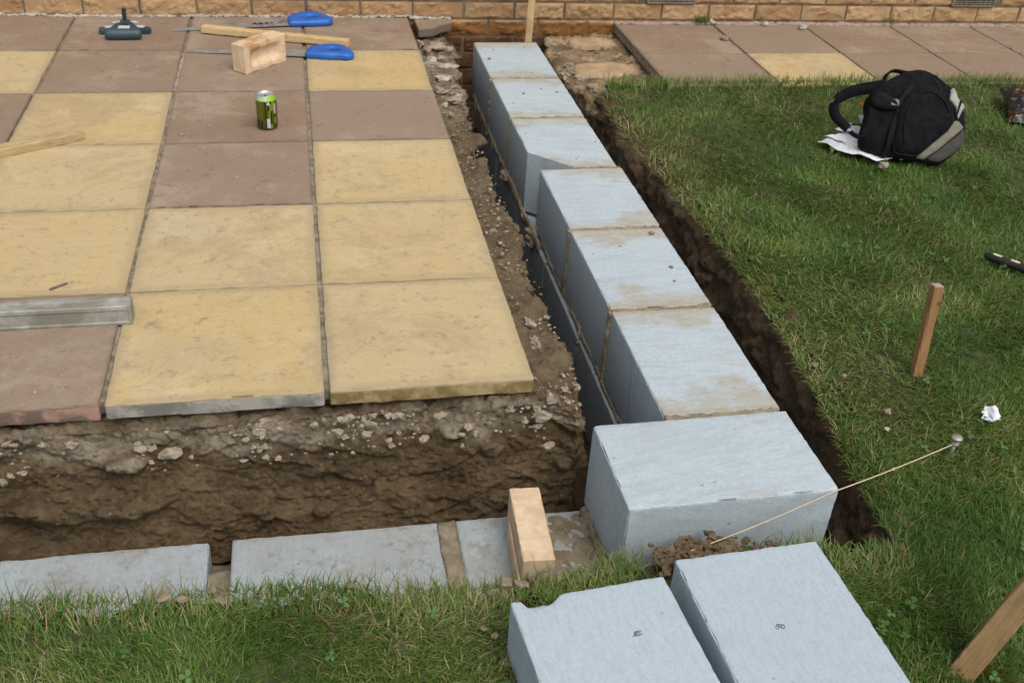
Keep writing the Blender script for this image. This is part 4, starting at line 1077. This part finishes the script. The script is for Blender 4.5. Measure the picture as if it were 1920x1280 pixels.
def strap(path, w_, mat, name, parent, th=.008, twist=None, n_=40):
    P_ = [Vector(p) for p in path]; pts = []
    for k in range(n_+1):
        t = k/n_*(len(P_)-1); i = min(int(t), len(P_)-2); f = t-i
        p0, p1, p2, p3 = P_[max(0, i-1)], P_[i], P_[i+1], P_[min(len(P_)-1, i+2)]
        pts.append(.5*((2*p1)+(-p0+p2)*f+(2*p0-5*p1+4*p2-p3)*f*f+(-p0+3*p1-3*p2+p3)*f**3))
    V_ = []; F_ = []
    for k, p in enumerate(pts):
        t = (pts[min(n_, k+1)]-pts[max(0, k-1)]).normalized(); wd = Vector(twist or (0, -.5, .85)); wd = (wd-t*wd.dot(t)).normalized(); up = t.cross(wd)
        ww = w_[0]+(w_[1]-w_[0])*k/n_
        for a_, b_ in ((-1, -.4), (-.9, -1), (.9, -1), (1, -.4), (1, .4), (.9, 1), (-.9, 1), (-1, .4)): V_.append(p+wd*a_*ww/2+up*b_*th/2)
    for k in range(n_):
        for j in range(8): F_.append((k*8+j, k*8+(j+1) % 8, (k+1)*8+(j+1) % 8, (k+1)*8+j))
    F_.append(tuple(range(8))[::-1]); F_.append(tuple(n_*8+j for j in range(8)))
    return from_py(name, V_, F_, K[mat], parent, smooth=True)
def B(x, y, d): return bf(*zm(x, y), d)
ss = strap([B(700, 235, .02), B(600, 265, .03), B(450, 310, .04), B(330, 370, .04), B(275, 430, .035), B(280, 520, .03), B(340, 590, .03), B(400, 640, .03)], (.045, .030), 'fabric', 'shoulder_strap', bk, .012, (.35, .2, .8))
bm = bevel_box(.022, .010, .020, .003, 2); from_bm('strap_buckle', bm, K['buckle'], ss, loc=B(405, 635, .030), rot=(R(-40), 0, R(10)))
strap([B(400, 600, .028), B(450, 590, .02), B(520, 590, .02), B(555, 640, .02)], (.008, .008), 'fabric2', 'loose_webbing', bk, .003)
strap([B(420, 660, .028), B(480, 690, .02), B(550, 705, .03)], (.020, .018), 'fabric2', 'lower_strap', bk, .004)
strap([B(710, 190, .005), B(725, 130, .015), B(780, 95, .02), B(860, 100, .02), B(930, 95, .01)], (.020, .020), 'fabric', 'top_handle', bk, .007, (.2, -.7, .6))
strap([B(805, 440, .062), B(790, 520, .055), B(750, 640, .058), B(730, 760, .05), B(712, 870, .012)], (.018, .014), 'fabric2', 'compression_strap', bk, .003, (1, 0, 0))
strap([B(930, 240, .050), B(870, 310, .058), B(830, 370, .062), B(800, 440, .064)], (.018, .018), 'fabric2', 'upper_webbing', bk, .003, (1, .3, 0))
bm = bevel_box(.030, .010, .026, .003, 2); from_bm('buckle', bm, K['buckle'], bk, loc=B(755, 455, .068), rot=(R(-40), 0, 0))
strap([B(1045, 80, .012), B(1100, 130, .03), B(1150, 200, .04), B(1180, 290, .045)], (.014, .014), 'fabric2', 'side_webbing', bk, .003, (1, .3, 0))
strap([B(1100, 100, .012), B(1160, 150, .028), B(1210, 230, .034), B(1225, 300, .034)], (.010, .010), 'fabric2', 'side_webbing', bk, .003, (1, .3, 0))
bm = bevel_box(.014, .012, .014, .004, 2); from_bm('red_toggle', bm, K['red'], bk, loc=B(525, 405, .0))
# papers under the pack
pz = gz(1.85, 1.35)
def zw(x, y, z):  # a point of the pack frame taken to world
    return bk.matrix_basis @ Vector(B(x, y, 0))
pp = empty('paper_pile', (1.88, 1.33, pz+.018)); tag(pp, 'white papers spread on the grass under the backpack', 'paper')
sheet((-.02, -.03, .008), [(-.105, .06), (-.02, .10), (.10, .02), (.16, -.10), (.03, -.115), (-.06, -.02)], 0, .010, 'bottom_sheet', parent=pp)
sheet((.0, -.005, .017), [(-.09, .055), (.0, .085), (.12, .0), (.15, -.085), (.05, -.075), (-.03, .0)], 0, .014, 'middle_sheet', parent=pp)
sheet((.045, .055, .030), [(-.08, .035), (-.02, .06), (.07, .01), (.07, -.06), (.01, -.045)], 0, .016, 'top_sheet', parent=pp)
sheet((.075, .085, .055), [(-.025, .025), (.03, .03), (.04, -.05), (-.02, -.05)], 0, .008, 'folded_sheet', parent=pp, rot=(R(35), R(10), 0))
sheet((.17, -.125, .010), [(-.07, .02), (.07, .02), (.07, -.02), (-.07, -.02)], 0, .004, 'edge_sheet', parent=pp)

# snack bag at the right edge
sb = empty('snack_bag', (2.76, 1.62, gz(2.7, 1.6)+.01)); tag(sb, 'crumpled black snack bag with orange flames on the grass at the right edge', 'snack bag')
msb = Mt('foil_print', .3, .5); x, y, z = msb.sep(msb.obj)
fl_ = msb.noise(26, 4, .6, dist=1.5, stretch=(1, 1, 1)); c = msb.mix(msb.ramp(fl_, .635, .68), (.006, .006, .009), (.40, .09, .012)); c = msb.mix(msb.ramp(fl_, .69, .73), c, (.65, .34, .05)); c = msb.mix(msb.ramp(msb.noise(60, 3, .6), .62, .68, 0, .5), c, (.22, .25, .3))
msb.color(c); msb.bump(msb.noise(30, 3, .6, dist=1), .006, .8)
V_ = []; F_ = []; n_ = 36
for side in (1, -1):
    for j in range(n_+1):
        for i in range(n_+1):
            u_, v_ = i/n_*2-1, j/n_*2-1; e = (1-u_**4)*(1-v_**4); x = u_*.10*(1-.12*math.cos(v_*1.5)); y = v_*.12
            p = (x, y, .004+.055*(.55+.45*v_)*0+.03*e*(1+.6*fbm((x, y, side), 16, 3))*side+.03+.006*fbm((x, y, 2), 40, 2))
            V_.append(p)
for s_ in (0, 1):
    o0 = s_*(n_+1)**2
    for j in range(n_):
        for i in range(n_): a_ = o0+j*(n_+1)+i; f = (a_, a_+1, a_+n_+2, a_+n_+1); F_.append(f if s_ == 0 else f[::-1])
bagm = from_py('foil_bag', V_, F_, msb.m, sb, rot=(R(14), 0, R(-18)), smooth=True)

# black tool handle at the right edge
th = empty('tool_handle', (1.99, .395, gz(2, .4)+.022), R(-51)); tag(th, 'black tool handle with two cream flecks lying in the grass at the right edge', 'tool')
V_, F_ = tube_mesh([(-.16, 0, 0), (-.155, 0, 0), (-.13, 0, 0), (-.08, 0, 0), (0, 0, .001), (.10, 0, .001), (.16, 0, 0)], [.006, .011, .0135, .0125, .014, .0145, .012], 14); from_py('grip', V_, F_, K['rubber'], th, smooth=True)
for xx in (-.125, -.075):
    bm = bevel_box(.026, .010, .003, .0012, 2); from_bm('cream_fleck', bm, K['cream'], th, loc=(xx, -.001, .011))

# ================================================================== GRASS
def blades(name, X, Y, Z, az, L_, lean, W_, dry, rnd_, label=None, category=None, kind='stuff', mat='grass', droop=None):
    n = len(X); S = 3; t = np.array([0, .35, .7, 1.0])
    V_ = np.zeros((n, 7, 3)); dx, dy = np.cos(az), np.sin(az); sx, sy = -dy, dx
    cur = lean[:, None]*(0.45+.9*t[None, :]) if droop is None else lean[:, None]*.4+droop[:, None]*t[None, :]
    seg = np.diff(t); hx = np.zeros((n, 4)); hz = np.zeros((n, 4))
    for k in range(3):
        a_ = cur[:, k+1]; hx[:, k+1] = hx[:, k]+np.sin(a_)*seg[k]*L_; hz[:, k+1] = hz[:, k]+np.cos(a_)*seg[k]*L_
    bend = rng.normal(0, .25, n)
    ww = np.array([1, .9, .6])
    for k in range(4):
        cx = X+dx*hx[:, k]+sx*bend*hx[:, k]*t[k]; cy = Y+dy*hx[:, k]+sy*bend*hx[:, k]*t[k]; cz = Z+hz[:, k]
        if k < 3:
            for s_, i_ in ((-1, 0), (1, 1)):
                V_[:, k*2+i_, 0] = cx+s_*sx*W_*ww[k]/2; V_[:, k*2+i_, 1] = cy+s_*sy*W_*ww[k]/2; V_[:, k*2+i_, 2] = cz
        else: V_[:, 6, 0] = cx; V_[:, 6, 1] = cy; V_[:, 6, 2] = cz
    base = (np.arange(n)*7)[:, None]
    quads = np.concatenate([base+np.array([[0, 1, 3, 2]]), base+np.array([[2, 3, 5, 4]])], axis=1).reshape(-1)
    tri = (base+np.array([[4, 5, 6]]))
    loops = np.concatenate([quads.reshape(n, 8), tri], axis=1).reshape(-1).astype(np.int32)
    tot = np.tile(np.array([4, 4, 3]), n).astype(np.int32); start = np.concatenate([[0], np.cumsum(tot)[:-1]]).astype(np.int32)
    me = bpy.data.meshes.new(name); me.vertices.add(n*7); me.vertices.foreach_set('co', V_.reshape(-1))
    me.loops.add(len(loops)); me.loops.foreach_set('vertex_index', loops); me.polygons.add(n*3); me.polygons.foreach_set('loop_start', start)
    me.update(calc_edges=True); me.validate()
    for nm, arr in (('rnd', rnd_), ('dry', dry)):
        at = me.attributes.new(nm, 'FLOAT', 'POINT'); at.data.foreach_set('value', np.repeat(arr, 7).astype(np.float32))
    o = link(name, me, K[mat]); me.polygons.foreach_set('use_smooth', np.ones(n*3, dtype=bool))
    return tag(o, label, category, kind=kind)
fgb = [((.434, -.844), R(5.2)), ((.731, -.792), R(2.9))]
def in_block(x, y):
    for (cx, cy), rz in fgb:
        dx, dy = x-cx, y-cy; u_ = dx*math.cos(rz)+dy*math.sin(rz); v_ = -dx*math.sin(rz)+dy*math.cos(rz)
        if abs(u_) < .135 and abs(v_) < .222: return True
    return False
camx, camy = -.0156, -1.80
def sample(n, x0, x1, y0, y1, density):
    out = []; 
    xs = rng.uniform(x0, x1, n); ys = rng.uniform(y0, y1, n); us = rng.random(n)
    for x, y, u_ in zip(xs, ys, us):
        if not on_lawn(x, y, -.004): continue
        if in_block(x, y): continue
        if u_ > density(x, y): continue
        out.append((x, y))
    return out
def dens(x, y):
    b = noise.noise(Vector((x*6, y*6, 1.3)))+.5*noise.noise(Vector((x*17, y*17, 4)))
    bare = sm(-.62, -.25, b)*.6+.4
    d = math.hypot(x-camx, y-camy)
    k = 1 if d < 2.0 else (.72 if d < 2.8 else .5)
    if -.545 < y < -.42 and .58 < x < .86: bare *= .10
    if y < -.45 and x < .35: bare *= 1-.80*sm(.25, .55, noise.noise(Vector((x*7+3, y*7, 9))))
    return bare*k
pts = sample(430000, -1.15, 3.5, -1.25, 1.93, dens)
pts += sample(90000, -1.1, 1.9, -1.05, -.10, dens)
pts += sample(60000, 1.02, 2.3, -.9, 1.2, dens)
pts += [p for p in sample(16000, -2.5, 4.5, -2.1, 1.93, lambda x, y: 1) if not (-1.15 < p[0] < 3.6 and -1.35 < p[1])]
A = np.array(pts); n = len(A); X, Y = A[:, 0], A[:, 1]; D = np.hypot(X-camx, Y-camy)
Z = np.array([gz(x, y) for x, y in pts])-.003
dn = np.array([noise.noise(Vector((x*3.2, y*3.2, 7)))+.6*noise.noise(Vector((x*10, y*10, 2))) for x, y in pts])
edge_d = np.array([min(abs(x-rx(y)) if y > -.45 else 9, abs(y-fy(x)) if x < 1.1 else 9) for x, y in pts])
edge = np.clip(1-edge_d/.10, 0, 1)
dp = np.array([math.exp(-(((x-1.22)/.13)**2+((y-1.30)/.45)**2))+.8*math.exp(-(((x-1.27)/.10)**2+((y+.05)/.25)**2))+.5*math.exp(-(((x-1.6)/.2)**2+((y-.35)/.12)**2))+.7*math.exp(-(((x-.05)/.12)**2+((y+.56)/.05)**2))+.8*math.exp(-(((x+.55)/.16)**2+((y+.62)/.12)**2))+.7*math.exp(-(((x-.27)/.05)**2+((y+.62)/.12)**2)) for x, y in pts])
pd = np.clip(.05+.28*np.clip(dn, 0, 1)+.38*edge*(rng.random(n)*.6+.5)+.5*dp, 0, .88)
dry = (rng.random(n) < pd)*rng.uniform(.45, 1, n)
sw = np.array([2.2*noise.noise(Vector((x*2.6, y*2.6, 11)))*math.pi for x, y in pts])
az = sw+rng.normal(0, 1.15, n)
# at the turf edge the blades hang over the cut
for i in np.where(edge > .35)[0]:
    x, y = X[i], Y[i]
    tgt = math.pi if (y > -.40 and abs(x-rx(y)) < .07) else math.pi/2
    if rng.random() < .62: az[i] = tgt+rng.normal(0, .7)
L_ = rng.uniform(.014, .042, n)*(1+.25*np.clip(dn, -1, 1)); far = np.clip((D-1.6)/2.2, 0, 1)
W_ = rng.uniform(.0013, .0026, n)*(1+.45*far)
lean = rng.uniform(.55, 1.5, n)
shade_rnd = np.clip(rng.normal(.40, .24, n)+.55*np.array([noise.noise(Vector((x*5, y*5, 31))) for x, y in pts])+.6*np.array([noise.noise(Vector((x*1.9, y*1.9, 77))) for x, y in pts]), 0, 1)
blades('grass', X, Y, Z, az, L_, lean, W_, dry, shade_rnd, 'short green lawn grass with dry straw, around the trench', 'grass')
# longer wisps hanging over the low blocks and standing at the paving edge
n = 900
xs = rng.uniform(-1.0, .95, n); cl = np.array([noise.noise(Vector((x*9, 0, 5))) for x in xs]); keep = (cl > -.05) & ~((xs > .60) & (xs < .84)); xs = xs[keep]; n = len(xs)
ys = np.array([fy(x) for x in xs])-rng.uniform(-.006, .025, n)
blades('grass', xs, ys, np.full(n, -.11), rng.normal(math.pi/2, .8, n), rng.uniform(.02, .072, n), rng.uniform(.1, .7, n), rng.uniform(.001, .0019, n), (rng.random(n) < .35)*.8, rng.uniform(.2, .8, n),
       'longer grass wisps hanging over the low front blocks', 'grass', droop=rng.uniform(.5, 1.9, n))
n = 2600; xs = rng.uniform(1.12, 4.0, n); ys = rng.normal(1.895, .018, n)
blades('grass', xs, ys, np.full(n, -.028), rng.normal(math.pi/2, 1.2, n), rng.uniform(.03, .065, n), rng.uniform(.1, .7, n), rng.uniform(.002, .0035, n), (rng.random(n) < .2)*.7, rng.uniform(.2, .8, n),
       'ragged grass edge along the right hand paving', 'grass', droop=rng.uniform(.2, 1.2, n))
# tufts at the foot of the wall
def tuft(x, y, z, n, h, label, sp=.022):
    blades('grass_tuft', x+rng.normal(0, sp, n), y+rng.normal(0, sp*.36, n), np.full(n, z), rng.uniform(0, 6.28, n), rng.uniform(.5, 1, n)*h, rng.uniform(.1, .8, n), rng.uniform(.002, .003, n), (rng.random(n) < .15)*.7, rng.uniform(.4, 1, n), label, 'grass tuft', kind='thing')
tuft(1.79, 2.685, -.018, 110, .062, 'bushy green grass tuft at the foot of the wall right of the trench')
tuft(2.72, 2.67, -.018, 26, .05, 'thin grass sprig at the wall foot in front of the right air vent', .008)
tuft(2.375, 1.93, -.05, 60, .05, 'small grass tuft on the paving edge behind the backpack')
# clover
def clover(n, box, label):
    m_ = []; fs = []; rn = []
    c_ = 0
    while c_ < n:
        x = rng.uniform(box[0], box[1]); y = rng.uniform(box[2], box[3])
        if not on_lawn(x, y, .01) or in_block(x, y): continue
        if noise.noise(Vector((x*4.5, y*4.5, 20))) < .05 and rng.random() < .85: continue
        c_ += 1; r_ = rng.uniform(.0045, .0085); z = gz(x, y)+rng.uniform(.014, .034); a0 = rng.uniform(0, 6.28); rd = rng.random(); tx, ty = rng.normal(0, .3), rng.normal(0, .3)
        for k in range(3):
            an_ = a0+k*2.094; cx, cy = math.cos(an_), math.sin(an_); o0 = len(m_)
            for (u_, v_) in ((0, 0), (.55, .5), (1.05, .62), (1.45, .35), (1.38, 0), (1.45, -.35), (1.05, -.62), (.55, -.5)):
                px = (cx*u_-cy*v_)*r_; py = (cy*u_+cx*v_)*r_; m_.append((x+px, y+py, z+px*tx+py*ty+.25*r_*abs(v_))); rn.append(rd)
            fs.append(tuple(range(o0, o0+8)))
    o = from_py('clover', m_, fs, K['clover']); at = o.data.attributes.new('rnd', 'FLOAT', 'POINT'); at.data.foreach_set('value', np.array(rn, dtype=np.float32)); return tag(o, label, 'clover', kind='stuff')
clover(300, (-.9, 2.4, -1.1, 1.3), 'small round clover leaves scattered through the lawn')
